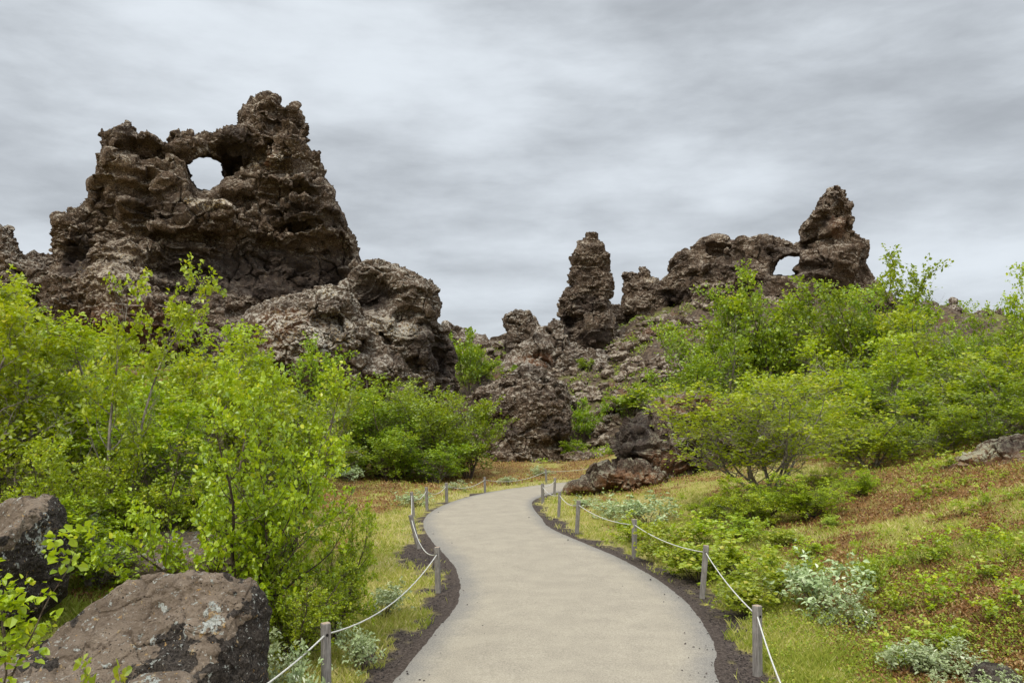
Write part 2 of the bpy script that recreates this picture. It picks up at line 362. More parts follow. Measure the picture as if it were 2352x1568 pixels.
m_boul, k, out = mat('boulder_rock'); o_ = k.coord('Object'); mk = k.sep(k.attr('mask'), True)
wp = k.vec('ADD', o_, k.vec('SCALE', k.noise(o_, 9, 3, .6, col=True), None)); wp.node.inputs[1].links[0].from_node.inputs['Scale'].default_value = .10
lo = k.noise(o_, 2.6, 5, .6); me_ = k.noise(o_, 13, 5, .7); fi = k.noise(o_, 55, 4, .8); gr_ = k.noise(o_, 190, 2, .8)
c = k.mix(k.ramp(lo, .35, .65), (.215, .160, .112), (.31, .238, .172)); c = k.mix(k.ramp(me_, .50, .66), c, (.15, .108, .075)); c = k.mix(k.ramp(me_, .40, .30), c, (.40, .32, .24))
c = k.mix(k.ramp(fi, .42, .30, 0, .75), c, (.05, .037, .028)); c = k.mix(k.ramp(fi, .58, .70, 0, .6), c, (.42, .35, .28))
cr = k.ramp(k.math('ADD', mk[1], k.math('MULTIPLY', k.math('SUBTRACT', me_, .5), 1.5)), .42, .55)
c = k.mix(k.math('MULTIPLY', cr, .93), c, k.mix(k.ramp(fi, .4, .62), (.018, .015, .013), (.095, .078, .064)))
w1 = k.noise(wp, 17, 4, .65); w2 = k.noise(k.mapping(wp, loc=(7, 2, 4)), 21, 4, .65); w3 = k.noise(k.mapping(wp, loc=(3, 9, 1)), 34, 3, .6)
ochre_ = k.ramp(k.math('ADD', w2, k.math('MULTIPLY', mk[0], .12)), .645, .665); c = k.mix(k.math('MULTIPLY', ochre_, .85), c, k.mix(k.ramp(w3, .4, .6), (.50, .29, .10), (.62, .47, .27)))
white = k.ramp(k.math('ADD', w1, k.math('MULTIPLY', mk[0], .19)), .630, .650); c = k.mix(k.math('MULTIPLY', white, .9), c, k.mix(k.ramp(fi, .4, .6), (.36, .37, .32), (.68, .69, .62)))
dots = k.ramp(w3, .655, .67); c = k.mix(k.math('MULTIPLY', dots, .75), c, (.50, .48, .42))
pt = k.math('MULTIPLY', k.ramp(k.vor(wp, 34), .13, .20, 1., 0.), k.ramp(lo, .42, .58)); c = k.mix(pt, c, (.018, .014, .012))
hb = k.math('ADD', k.math('MULTIPLY', me_, 1.3), k.math('MULTIPLY', fi, .6)); hb = k.math('ADD', hb, k.math('MULTIPLY', gr_, .22)); hb = k.math('SUBTRACT', hb, k.math('MULTIPLY', pt, .5)); hb = k.math('ADD', hb, k.math('MULTIPLY', k.math('ADD', white, ochre_), .12))
principled(k, out, c, .93, k.bump(hb, 1., .045), .2)
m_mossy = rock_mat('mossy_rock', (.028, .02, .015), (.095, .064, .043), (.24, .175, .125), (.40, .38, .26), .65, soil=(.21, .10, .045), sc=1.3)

# ------------------------------------------------------------------ surface nets
def surfnet(Fv, org, h):
    S = Fv > 0; nx, ny, nz = Fv.shape
    cs = np.zeros((nx - 1, ny - 1, nz - 1), np.int8)
    for a in (0, 1):
        for b in (0, 1):
            for c in (0, 1): cs += S[a:nx - 1 + a, b:ny - 1 + b, c:nz - 1 + c]
    act = (cs > 0) & (cs < 8); ids = np.full(act.shape, -1, np.int32); I = np.argwhere(act); ids[act] = np.arange(len(I))
    acc = np.zeros((len(I), 3), F32); cnt = np.zeros(len(I), F32)
    cor = [(a, b, c) for a in (0, 1) for b in (0, 1) for c in (0, 1)]
    val = {c: Fv[I[:, 0] + c[0], I[:, 1] + c[1], I[:, 2] + c[2]] for c in cor}
    for i, c0 in enumerate(cor):
        for ax in range(3):
            if c0[ax]: continue
            c1 = list(c0); c1[ax] = 1; c1 = tuple(c1); a, b = val[c0], val[c1]; x = (a > 0) != (b > 0)
            t = np.where(x, a / (a - b + 1e-12), 0); pt = np.tile(np.array(c0, F32), (len(I), 1)); pt[:, ax] = t
            acc[x] += pt[x]; cnt[x] += 1
    v = (I + acc / cnt[:, None]) * h + np.array(org, F32)
    fs = []
    for ax in range(3):
        s0 = [slice(None)] * 3; s1 = [slice(None)] * 3; s0[ax] = slice(0, -1); s1[ax] = slice(1, None)
        A0, A1 = S[tuple(s0)], S[tuple(s1)]; E = np.argwhere(A0 != A1); o1, o2 = [(1, 2), (2, 0), (0, 1)][ax]
        ok = (E[:, o1] > 0) & (E[:, o2] > 0) & (E[:, o1] < Fv.shape[o1] - 1) & (E[:, o2] < Fv.shape[o2] - 1); E = E[ok]
        def cid(a, b):
            q = E.copy(); q[:, o1] -= a; q[:, o2] -= b; return ids[q[:, 0], q[:, 1], q[:, 2]]
        q = np.stack([cid(1, 1), cid(0, 1), cid(0, 0), cid(1, 0)], 1); inside = A0[E[:, 0], E[:, 1], E[:, 2]]
        q[~inside] = q[~inside][:, ::-1]; fs.append(q)
    f = np.concatenate(fs); lab = np.arange(len(v))                 # keep only the largest connected piece
    for _ in range(400):
        m = lab[f].min(1); new = lab.copy()
        for i in range(4): np.minimum.at(new, f[:, i], m)
        new = new[new]; new = new[new]
        if (new == lab).all(): break
        lab = new
    big = np.bincount(lab).argmax(); kv = lab == big; idx = np.cumsum(kv) - 1
    return v[kv], idx[f[kv[f[:, 0]]]].astype(np.int32)
def normals(v, f):
    a = v[f[:, 2]] - v[f[:, 0]]; b = v[f[:, 3]] - v[f[:, 1]]; n = np.cross(a, b); out = np.zeros_like(v)
    for i in range(4): 
        for c in range(3): out[:, c] += np.bincount(f[:, i], n[:, c], len(v)).astype(F32)
    return out / (np.linalg.norm(out, axis=1)[:, None] + 1e-9)
def subdiv(v, f, levels=1):
    me = bpy.data.meshes.new('t'); me.vertices.add(len(v)); me.vertices.foreach_set('co', v.astype(F32).ravel())
    me.loops.add(f.size); me.loops.foreach_set('vertex_index', f.astype(np.int32).ravel()); me.polygons.add(len(f))
    me.polygons.foreach_set('loop_start', np.arange(0, f.size, 4, dtype=np.int32)); me.update(calc_edges=True)
    o = bpy.data.objects.new('t', me); C.collection.objects.link(o); md = o.modifiers.new('s', 'SUBSURF'); md.levels = levels
    dg = bpy.context.evaluated_depsgraph_get(); e = o.evaluated_get(dg).to_mesh()
    nv = np.zeros(len(e.vertices) * 3, F32); e.vertices.foreach_get('co', nv); nf = np.zeros(len(e.loops), np.int32); e.loops.foreach_get('vertex_index', nf)
    o.evaluated_get(dg).to_mesh_clear(); bpy.data.objects.remove(o); bpy.data.meshes.remove(me)
    return nv.reshape(-1, 3), nf.reshape(-1, 4)

def finish_rock(name, v, f, m, seed, amp=1., scl=1., masks=None, sub=1, loc=None, layer=.0, cells=1., ampf=None):
    if sub: v, f = subdiv(v, f, sub)
    n = normals(v, f)
    p = v / scl
    f1, ed, idn, tl1 = cell(p / 1.15 + .35 * np.stack([vn(p / .8, 50), vn(p / .8, 51), vn(p / .8, 52)], 1), seed)
    g1, eg, idg, tl2 = cell(p * np.array([1, 1, 1.6], F32) / .48 + .3 * vn(p / .3, 55)[:, None], seed + 3)
    rg = 1 - 2 * np.abs(vn(p / .62, seed + 61)); rg2 = 1 - 2 * np.abs(vn(p / .27, seed + 63)); pl = p[:, 2] / .55 + 1.4 * vn(p / 1.7, seed + 65); ly = pl - np.floor(pl)
    ro = .25 + .85 * sstep(-.35, .35, vn(p / 2.6, seed + 69)); lm = sstep(-.35, .3, vn(p / 2.1, seed + 71))
    d = amp * scl * (cells * (.26 * (idn - .5) + .20 * tl1 - .24 * (1 - sstep(.0, .09, ed)) * sstep(-.1, .3, vn(p / 1.9, seed + 73))) + ro * (cells * (.15 * (idg - .5) + .04 * tl2 - .05 * (1 - sstep(0, .10, eg))) + .04 * rg + .03 * rg2 + .04 * vn(p / .16, seed + 67)) + .24 * (ly ** 2 - .33) * layer * lm - .03)
    if ampf is not None: d = d * ampf(v)
    v = v + n * d[:, None]
    mk = np.zeros((len(v), 3), F32)
    if masks: mk = masks(v)
    if loc is None: loc = (float(v[:, 0].mean()), float(v[:, 1].mean()), float(v[:, 2].min()))
    return mesh_np(name, v, f, m, False, {'mask': mk}, loc=loc)

def slab_rock(name, outline, Y, thick, R_, m, seed, holes=(), relief=(), dark=(), ochre=(), soil=(), strata=.4, edgen=.3, vox=.0029, amp=1., yc_lean=0., noise_amp=1., back=None, lip=.55):
    """rock wall whose front outline is given, with real thickness, ledges, overhangs and caves"""
    pxm = (min(q[0] for q in outline) + max(q[0] for q in outline)) / 2; yaw = math.atan((pxm - CX) / FPX); ca, sa = math.cos(yaw), math.sin(yaw); Y = Y / ca
    h = vox * Y
    def W(q, cal=1.):
        X_, Y_, Z_ = P(q[0], q[1], 1.0); a_ = X_ * ca - Y_ * sa; b_ = X_ * sa + Y_ * ca; k_ = 1 - .5 * thick / Y * cal; return (a_ * Y / b_ * k_, CAMH + (Z_ - CAMH) * Y / b_ * k_)
    po = [W(q) for q in outline]; ho = [[W(q, 0.) for q in hh] for hh in holes]
    xs = [q[0] for q in po]; zs = [q[1] for q in po]; mg = h * 6 + edgen
    relmax = max([r_[3] for r_ in relief] + [0])
    back = thick if back is None else back
    x = np.arange(min(xs) - mg, max(xs) + mg, h, dtype=F32); z = np.arange(min(zs) - mg, max(zs) + mg, h, dtype=F32)
    y = np.arange(Y - thick - relmax - 1.5 * noise_amp, Y + back + 1.5, h, dtype=F32)
    X2, Z2 = np.meshgrid(x, z, indexing='ij'); s = polysd(X2, Z2, po)
    rel = np.zeros_like(s)
    for (qx, qy, rad, a_) in relief:
        wx, wz = W((qx, qy)); rw = rad * Y / FPX; rel += a_ * np.exp(-((X2 - wx) ** 2 + (Z2 - wz) ** 2) / rw ** 2)
    Pg = np.stack(np.meshgrid(x, y, z, indexing='ij'), -1).astype(F32); shp = Pg.shape[:3]; pf = Pg.reshape(-1, 3)
    big = fbm(pf / 2.6, 3, seed); ed = fbm(pf / np.array([.8, .8, .55], F32), 2, seed + 2)
    ph = pf[:, 2] / 1.25 + .9 * vn(pf / 4.0, seed + 5) + .35 * vn(pf / 1.3, seed + 6); fr = ph - np.floor(ph)
    st = (fr ** 1.5 - .45) * sstep(-.5, .5, vn(pf / np.array([3, 3, 2], F32), seed + 7))
    s3 = s[:, None, :] + (edgen * .55 * ed + edgen * .4 * st + edgen * .1 * big).reshape(shp) - .02
    Tq = np.where(s3 > 0, np.sqrt(np.clip(1 - (1 - np.clip(s3 / R_, 0, 1)) ** 2, 0, 1)), s3)
    cave = sstep(.30, .55, vn(pf / np.array([1.7, 1.7, 1.1], F32), seed + 9))
    nz_ = (noise_amp * (1.5 * big + .35 * ed - 1.1 * cave) + strata * 1.6 * st).reshape(shp)
    tap = np.clip(s3 / (R_ * .6), 0, 1)
    yy = y[None, :, None] - Y
    ff = np.minimum(yy + Tq * thick + (rel[:, None, :] + nz_) * tap, Tq * back + nz_ * .5 * tap - yy)
    ff = np.minimum(ff, s3 * 1.2)
    for hh in ho:  # tunnel bored toward the footpath
        pr = Y / pf[:, 1]; hd = -polysd(pf[:, 0] * pr, (pf[:, 2] - CAMH) * pr + CAMH, hh) + .30 * ed; ff = np.minimum(ff, hd.reshape(shp))
    def ampf(v):
        w_ = np.ones(len(v), F32); lx = v[:, 0] * ca - v[:, 1] * sa; ly = v[:, 0] * sa + v[:, 1] * ca
        for hh in ho: pr = Y / ly; w_ *= .45 + .55 * sstep(.1, .9, -polysd(lx * pr, (v[:, 2] - CAMH) * pr + CAMH, hh))
        return w_
    ff[0] = ff[-1] = -1; ff[:, 0] = ff[:, -1] = -1; ff[:, :, 0] = ff[:, :, -1] = -1
    v, f = surfnet(ff.astype(F32), (x[0], y[0], z[0]), h)
    v = np.stack([v[:, 0] * ca + v[:, 1] * sa, -v[:, 0] * sa + v[:, 1] * ca, v[:, 2]], 1).astype(F32)
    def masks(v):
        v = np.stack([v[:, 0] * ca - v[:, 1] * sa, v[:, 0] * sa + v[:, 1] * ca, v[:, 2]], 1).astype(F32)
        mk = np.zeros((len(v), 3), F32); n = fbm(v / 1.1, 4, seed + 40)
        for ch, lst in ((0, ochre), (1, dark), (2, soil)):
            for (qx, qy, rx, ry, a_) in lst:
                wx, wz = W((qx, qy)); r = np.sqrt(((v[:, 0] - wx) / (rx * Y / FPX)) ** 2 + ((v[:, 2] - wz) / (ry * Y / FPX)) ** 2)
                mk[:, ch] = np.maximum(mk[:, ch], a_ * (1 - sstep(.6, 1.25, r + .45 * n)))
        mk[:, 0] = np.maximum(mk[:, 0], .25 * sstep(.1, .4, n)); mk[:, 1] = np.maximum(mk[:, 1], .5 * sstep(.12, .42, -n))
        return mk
    base = P(pxm, max(q[1] for q in outline), Y * ca)
    o = finish_rock(name, v, f, m, seed, amp, max(h / .13, .7), masks, 1, loc=(base[0], base[1], base[2]), layer=min(1., strata * 2.5), ampf=ampf if holes else None)
    print(name, len(o.data.vertices), round(time.time() - T0, 1)); return o

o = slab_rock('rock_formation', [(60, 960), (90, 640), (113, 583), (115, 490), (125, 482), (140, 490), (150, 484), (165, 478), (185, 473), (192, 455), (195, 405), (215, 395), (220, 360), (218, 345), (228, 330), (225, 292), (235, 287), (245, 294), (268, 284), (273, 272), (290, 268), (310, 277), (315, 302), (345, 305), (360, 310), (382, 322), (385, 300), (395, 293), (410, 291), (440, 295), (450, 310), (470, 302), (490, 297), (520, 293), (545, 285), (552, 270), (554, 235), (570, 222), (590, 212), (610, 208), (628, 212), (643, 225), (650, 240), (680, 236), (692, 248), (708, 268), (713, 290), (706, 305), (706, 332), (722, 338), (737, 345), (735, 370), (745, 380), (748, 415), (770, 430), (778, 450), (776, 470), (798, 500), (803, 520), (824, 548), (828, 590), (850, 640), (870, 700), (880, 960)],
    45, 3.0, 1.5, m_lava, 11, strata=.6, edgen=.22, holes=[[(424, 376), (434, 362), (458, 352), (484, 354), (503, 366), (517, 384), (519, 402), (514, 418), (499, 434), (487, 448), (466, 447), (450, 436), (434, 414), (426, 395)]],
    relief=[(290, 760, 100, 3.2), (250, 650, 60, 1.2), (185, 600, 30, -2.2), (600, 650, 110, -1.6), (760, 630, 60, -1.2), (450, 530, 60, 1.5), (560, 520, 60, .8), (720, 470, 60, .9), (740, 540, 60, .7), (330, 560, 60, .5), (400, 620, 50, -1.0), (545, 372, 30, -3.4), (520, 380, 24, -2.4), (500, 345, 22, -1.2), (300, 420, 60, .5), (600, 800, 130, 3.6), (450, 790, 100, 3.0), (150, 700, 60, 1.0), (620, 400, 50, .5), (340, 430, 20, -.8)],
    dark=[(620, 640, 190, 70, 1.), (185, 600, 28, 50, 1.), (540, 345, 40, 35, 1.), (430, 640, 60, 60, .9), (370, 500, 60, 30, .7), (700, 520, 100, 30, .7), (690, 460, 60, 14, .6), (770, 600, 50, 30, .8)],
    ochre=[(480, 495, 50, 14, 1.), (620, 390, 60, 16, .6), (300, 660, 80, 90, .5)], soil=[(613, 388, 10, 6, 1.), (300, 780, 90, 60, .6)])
tag(o, 'tall dark brown lava formation pierced by a round hole near its top, above the birches', 'rock formation')
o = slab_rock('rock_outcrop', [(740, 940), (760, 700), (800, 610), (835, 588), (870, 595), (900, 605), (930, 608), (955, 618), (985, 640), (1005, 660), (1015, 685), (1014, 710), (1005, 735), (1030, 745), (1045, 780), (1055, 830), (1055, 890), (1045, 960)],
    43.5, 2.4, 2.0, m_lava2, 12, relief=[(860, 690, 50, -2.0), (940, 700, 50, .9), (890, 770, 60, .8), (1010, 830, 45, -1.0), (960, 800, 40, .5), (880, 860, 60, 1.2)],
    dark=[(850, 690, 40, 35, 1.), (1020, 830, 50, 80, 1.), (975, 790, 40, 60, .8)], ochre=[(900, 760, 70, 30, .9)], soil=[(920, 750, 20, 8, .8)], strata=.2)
tag(o, 'rounded brown lava shoulder sloping down to the right of the pierced formation', 'rock outcrop')
o = slab_rock('rock_outcrop', [(500, 950), (530, 760), (560, 705), (620, 683), (680, 665), (740, 648), (760, 643), (800, 655), (828, 680), (838, 720), (880, 760), (925, 800), (960, 860), (975, 950)],
    40.5, 2.2, 2.6, m_lava2, 13, relief=[(700, 800, 60, .8), (620, 760, 60, .4), (700, 850, 100, .8), (860, 830, 40, -.4)], ochre=[(750, 670, 30, 16, 1.), (700, 780, 120, 60, .8)], soil=[(660, 750, 70, 30, .8), (600, 800, 60, 30, .7)], strata=.12)
tag(o, 'pale lichen-flecked lava hump leaning against the front of the pierced formation', 'rock outcrop')
o = slab_rock('rock_outcrop', [(-160, 900), (-160, 570), (-60, 528), (-10, 514), (8, 516), (22, 522), (36, 548), (45, 570), (60, 584), (70, 572), (84, 570), (88, 584), (105, 590), (140, 572), (170, 610), (190, 700), (190, 900)],
    43, 2.0, 1.4, m_lava2, 14, relief=[(120, 640, 50, 1.), (60, 680, 60, 1.), (20, 620, 30, .5)], strata=.2)
tag(o, 'low broken lava ridge at the left edge of the photo behind birch tops', 'rock outcrop')
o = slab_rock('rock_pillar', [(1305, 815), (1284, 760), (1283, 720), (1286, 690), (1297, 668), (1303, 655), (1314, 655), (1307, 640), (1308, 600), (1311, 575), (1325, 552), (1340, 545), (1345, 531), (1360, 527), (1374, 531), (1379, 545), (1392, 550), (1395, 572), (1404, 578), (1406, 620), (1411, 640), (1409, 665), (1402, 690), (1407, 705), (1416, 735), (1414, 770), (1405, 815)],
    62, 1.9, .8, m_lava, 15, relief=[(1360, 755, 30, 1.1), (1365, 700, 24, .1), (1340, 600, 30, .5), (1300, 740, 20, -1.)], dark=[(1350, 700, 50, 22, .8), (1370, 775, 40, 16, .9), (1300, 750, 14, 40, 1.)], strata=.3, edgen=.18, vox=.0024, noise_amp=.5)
tag(o, 'tall freestanding brown lava pillar with a knobbly top, tallest of the three small towers', 'rock pillar')
o = slab_rock('rock_pillar', [(1165, 850), (1160, 790), (1163, 762), (1150, 735), (1155, 716), (1172, 712), (1180, 700), (1192, 707), (1210, 705), (1225, 716), (1228, 732), (1239, 746), (1236, 780), (1225, 850)],
    61, 1.6, 1.1, m_lava2, 16, strata=.12, edgen=.2, vox=.0026, noise_amp=.5, dark=[(1165, 800, 18, 30, .6)])
tag(o, 'short blunt lava stump standing left of the tall pillar', 'rock pillar')
o = slab_rock('rock_outcrop', [(1100, 900), (1140, 830), (1170, 800), (1225, 750), (1258, 738), (1270, 725), (1288, 735), (1310, 790), (1340, 800), (1400, 800), (1425, 830), (1440, 860), (1440, 920)],
    60, 2.0, 1.6, m_lava2, 17, relief=[(1370, 845, 36, 2.0), (1240, 800, 40, .5)], soil=[(1220, 830, 50, 20, 1.)], dark=[(1395, 870, 20, 14, .8)], strata=.1, edgen=.5)
tag(o, 'craggy lava mound carrying the tall pillar at its foot', 'rock outcrop')
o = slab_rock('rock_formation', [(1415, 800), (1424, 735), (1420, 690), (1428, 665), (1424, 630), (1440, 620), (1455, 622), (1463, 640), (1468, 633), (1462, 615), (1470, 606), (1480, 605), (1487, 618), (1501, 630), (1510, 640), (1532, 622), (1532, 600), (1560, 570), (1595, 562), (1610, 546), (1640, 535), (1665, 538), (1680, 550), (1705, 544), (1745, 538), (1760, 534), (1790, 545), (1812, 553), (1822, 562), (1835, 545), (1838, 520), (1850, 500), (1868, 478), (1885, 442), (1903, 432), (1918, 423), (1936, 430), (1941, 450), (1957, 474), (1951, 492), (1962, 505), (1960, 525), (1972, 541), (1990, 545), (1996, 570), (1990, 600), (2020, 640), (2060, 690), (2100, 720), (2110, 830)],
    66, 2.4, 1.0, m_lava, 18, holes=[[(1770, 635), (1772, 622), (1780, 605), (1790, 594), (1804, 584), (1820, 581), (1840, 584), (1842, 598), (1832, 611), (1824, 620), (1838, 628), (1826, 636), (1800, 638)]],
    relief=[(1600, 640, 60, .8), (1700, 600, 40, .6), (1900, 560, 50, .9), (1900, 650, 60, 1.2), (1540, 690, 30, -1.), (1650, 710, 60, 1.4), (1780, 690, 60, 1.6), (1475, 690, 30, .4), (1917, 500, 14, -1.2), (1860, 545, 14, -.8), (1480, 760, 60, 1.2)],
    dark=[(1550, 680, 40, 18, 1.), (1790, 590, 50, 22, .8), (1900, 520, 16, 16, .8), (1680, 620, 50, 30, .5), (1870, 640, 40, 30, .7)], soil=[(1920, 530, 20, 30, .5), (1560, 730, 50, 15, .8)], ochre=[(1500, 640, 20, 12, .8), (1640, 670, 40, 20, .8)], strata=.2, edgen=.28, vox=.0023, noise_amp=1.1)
o_ridge = o
tag(o, 'jagged dark lava ridge with a small arch window beside a pointed peak', 'rock formation')
o = slab_rock('rock_outcrop', [(1385, 850), (1392, 760), (1402, 712), (1412, 694), (1424, 698), (1436, 720), (1450, 850)], 68, 1.6, .8, m_lava, 28, strata=.1, edgen=.2)
tag(o, 'narrow dark lava rib filling the gap between the tall pillar and the arch ridge', 'rock outcrop')
o = slab_rock('rock_outcrop', [(1400, 950), (1408, 880), (1440, 800), (1480, 752), (1530, 730), (1590, 735), (1640, 760), (1660, 830), (1650, 950)], 60, 1.7, 1.4, m_lava, 29, relief=[(1500, 800, 30, .6), (1560, 790, 30, -.8)], soil=[(1520, 760, 60, 16, .9)], strata=.15, edgen=.4)
tag(o, 'broken lava shelf under the left foot of the arch ridge', 'rock outcrop')
o = slab_rock('rock_outcrop', [(1310, 1050), (1325, 985), (1350, 945), (1400, 925), (1450, 915), (1490, 930), (1500, 990), (1490, 1060)], 47, 1.3, 1.2, m_lava, 30, relief=[(1400, 980, 30, .6)], soil=[(1400, 1000, 60, 20, .6)], strata=.05, edgen=.4, noise_amp=1.2)
tag(o, 'tumbled dark lava heap in the gully behind the mossy outcrop', 'rock outcrop')
o = slab_rock('rock_outcrop', [(2040, 820), (2080, 684), (2110, 690), (2140, 697), (2178, 700), (2185, 686), (2206, 700), (2208, 715), (2225, 722), (2240, 709), (2270, 706), (2300, 713), (2330, 722), (2440, 735), (2500, 820)],
    70, 1.8, 1.2, m_lava2, 19, strata=.1, edgen=.35)
tag(o, 'low dark lava crest on the skyline right of the pointed peak', 'rock outcrop')
o = slab_rock('rock_outcrop', [(1000, 860), (1020, 735), (1040, 745), (1060, 752), (1090, 766), (1120, 776), (1140, 770), (1165, 768), (1200, 860)],
    68, 1.8, 1.2, m_lava2, 20, strata=.1, edgen=.35)
tag(o, 'small dark lava crest on the skyline in the gap between the two big formations', 'rock outcrop')
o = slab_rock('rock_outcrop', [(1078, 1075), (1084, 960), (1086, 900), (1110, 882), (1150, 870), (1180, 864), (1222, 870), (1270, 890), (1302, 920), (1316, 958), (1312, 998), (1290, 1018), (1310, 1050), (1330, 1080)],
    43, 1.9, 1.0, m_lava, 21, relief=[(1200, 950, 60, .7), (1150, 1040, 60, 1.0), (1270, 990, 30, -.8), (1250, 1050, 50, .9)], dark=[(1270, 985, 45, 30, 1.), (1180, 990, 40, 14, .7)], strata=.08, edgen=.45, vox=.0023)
tag(o, 'rough dark lava block at the end of the meadow beside the dense birch thicket', 'rock outcrop')
o = slab_rock('rock_outcrop', [(1140, 930), (1175, 850), (1210, 838), (1260, 848), (1300, 880), (1340, 930)], 49, 1.6, 1.2, m_lava2, 22, strata=.08, edgen=.4)
tag(o, 'brown lava boulder heap just behind and above the rough block at the meadow end', 'rock outcrop')
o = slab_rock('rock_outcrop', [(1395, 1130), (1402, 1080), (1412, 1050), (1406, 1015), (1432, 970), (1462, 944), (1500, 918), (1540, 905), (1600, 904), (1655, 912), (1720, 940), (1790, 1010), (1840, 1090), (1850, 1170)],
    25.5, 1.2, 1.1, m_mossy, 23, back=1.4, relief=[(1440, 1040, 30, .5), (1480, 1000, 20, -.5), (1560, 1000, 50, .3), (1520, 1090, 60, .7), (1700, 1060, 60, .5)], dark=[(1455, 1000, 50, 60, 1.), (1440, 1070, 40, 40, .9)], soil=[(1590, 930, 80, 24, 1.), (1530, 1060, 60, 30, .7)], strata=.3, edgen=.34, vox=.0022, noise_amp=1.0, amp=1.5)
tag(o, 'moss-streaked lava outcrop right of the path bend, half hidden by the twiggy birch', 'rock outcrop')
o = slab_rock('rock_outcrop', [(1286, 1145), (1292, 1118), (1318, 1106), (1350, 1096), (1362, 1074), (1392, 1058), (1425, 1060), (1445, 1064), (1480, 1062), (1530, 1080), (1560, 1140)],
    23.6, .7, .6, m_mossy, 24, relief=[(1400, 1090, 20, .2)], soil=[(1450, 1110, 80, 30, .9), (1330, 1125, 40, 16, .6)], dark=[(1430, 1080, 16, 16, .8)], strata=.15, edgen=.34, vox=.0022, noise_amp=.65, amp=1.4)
tag(o, 'low tongue of broken lava reaching the path edge behind the far rope posts', 'rock outcrop')
o = slab_rock('rock_outcrop', [(2110, 1150), (2150, 1075), (2200, 1040), (2260, 1014), (2330, 1002), (2440, 992), (2600, 1010), (2600, 1150)],
    15.2, .7, .8, m_mossy, 25, relief=[(2330, 1020, 20, .15)], soil=[(2200, 1060, 120, 30, .9), (2400, 1080, 120, 40, .7)], dark=[(2330, 1028, 30, 14, .7)], ochre=[(2230, 1040, 60, 20, 1.)], strata=.05, edgen=.2, vox=.003, noise_amp=.35, amp=.9)
tag(o, 'moss-covered lava hump at the right edge of the photo above the heather slope', 'rock outcrop')

# ------------------------------------------------------------------ foreground boulders: blob cut by planes
def boulder(name, c, rad, planes, seed, h, m, dish=0., ex=2.6, rot=0., masks=None, amp=.5, sc=.3, noise=.12):
    c = np.array(c, F32); rad = np.array(rad, F32); R_ = rad.max() * 1.25
    x = np.arange(-R_, R_, h, dtype=F32); Pg = np.stack(np.meshgrid(x, x, x, indexing='ij'), -1); pf = Pg.reshape(-1, 3)
    ca, sa = math.cos(rot), math.sin(rot); q = np.stack([pf[:, 0] * ca + pf[:, 1] * sa, -pf[:, 0] * sa + pf[:, 1] * ca, pf[:, 2]], 1) / rad
    f = (1 - (np.abs(q) ** ex).sum(1) ** (1 / ex)) * rad.min()
    for (n, d_) in planes:
        n = np.array(n, F32); n /= np.linalg.norm(n); pd_ = d_ - pf @ n
        if dish:
            tang = pf - (pf @ n)[:, None] * n; r2 = (tang ** 2).sum(1) / rad.max() ** 2; pd_ = pd_ - dish * np.clip(1 - r2 * 1.6, 0, 1); dish_now = dish; dish = 0.
        f = np.minimum(f, pd_)
    f = f + noise * fbm((pf + c) / (rad.max() * .55), 4, seed)
    F_ = f.reshape(Pg.shape[:3]); F_[0] = F_[-1] = -1; F_[:, 0] = F_[:, -1] = -1; F_[:, :, 0] = F_[:, :, -1] = -1
    v, fa = surfnet(F_, c - R_, h)
    o = finish_rock(name, v, fa, m, seed, amp, sc, masks, 1, loc=tuple(float(t) for t in (c[0], c[1], c[2] - rad[2])), cells=.22)
    print(name, len(o.data.vertices), round(time.time() - T0, 1)); return o
def blobmask(lst, seed):
    def fn(v):
        mk = np.zeros((len(v), 3), F32); n = fbm(v / .25, 4, seed)
        for ch, (x, y, z), r, a_ in lst:
            dd = np.sqrt(((v - np.array((x, y, z), F32)) ** 2).sum(1)) / r; mk[:, ch] = np.maximum(mk[:, ch], a_ * (1 - sstep(.5, 1.2, dd + .6 * n)))
        return mk
    return fn
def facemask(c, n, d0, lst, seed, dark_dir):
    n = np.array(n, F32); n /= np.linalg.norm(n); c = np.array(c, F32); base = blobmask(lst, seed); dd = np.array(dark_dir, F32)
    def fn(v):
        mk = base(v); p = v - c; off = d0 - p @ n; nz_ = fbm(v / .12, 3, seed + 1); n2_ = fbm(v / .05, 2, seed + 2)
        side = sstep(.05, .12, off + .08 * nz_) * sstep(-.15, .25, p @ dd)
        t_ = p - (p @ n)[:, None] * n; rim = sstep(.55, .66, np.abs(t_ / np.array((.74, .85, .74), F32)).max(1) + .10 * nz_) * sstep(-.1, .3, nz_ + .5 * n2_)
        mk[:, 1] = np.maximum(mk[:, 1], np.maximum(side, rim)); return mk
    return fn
bc = np.array(P(312, 1535, 5.3)) + np.array([0, 0, -.06])
_n1 = (.05, -.62, .78)
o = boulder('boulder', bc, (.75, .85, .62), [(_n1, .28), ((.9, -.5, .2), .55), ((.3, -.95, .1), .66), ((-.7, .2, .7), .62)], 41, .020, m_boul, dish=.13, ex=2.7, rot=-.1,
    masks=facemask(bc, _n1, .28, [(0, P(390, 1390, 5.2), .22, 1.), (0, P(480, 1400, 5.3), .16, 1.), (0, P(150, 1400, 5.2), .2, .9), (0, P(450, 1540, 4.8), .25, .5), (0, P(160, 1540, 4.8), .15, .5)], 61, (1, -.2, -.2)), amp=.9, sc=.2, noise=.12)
tag(o, 'large flat-faced boulder blotched with white and ochre lichen in the lower left foreground', 'boulder')
bc = np.array(P(-25, 1290, 6.6)); _n1 = (-.35, -.5, .8)
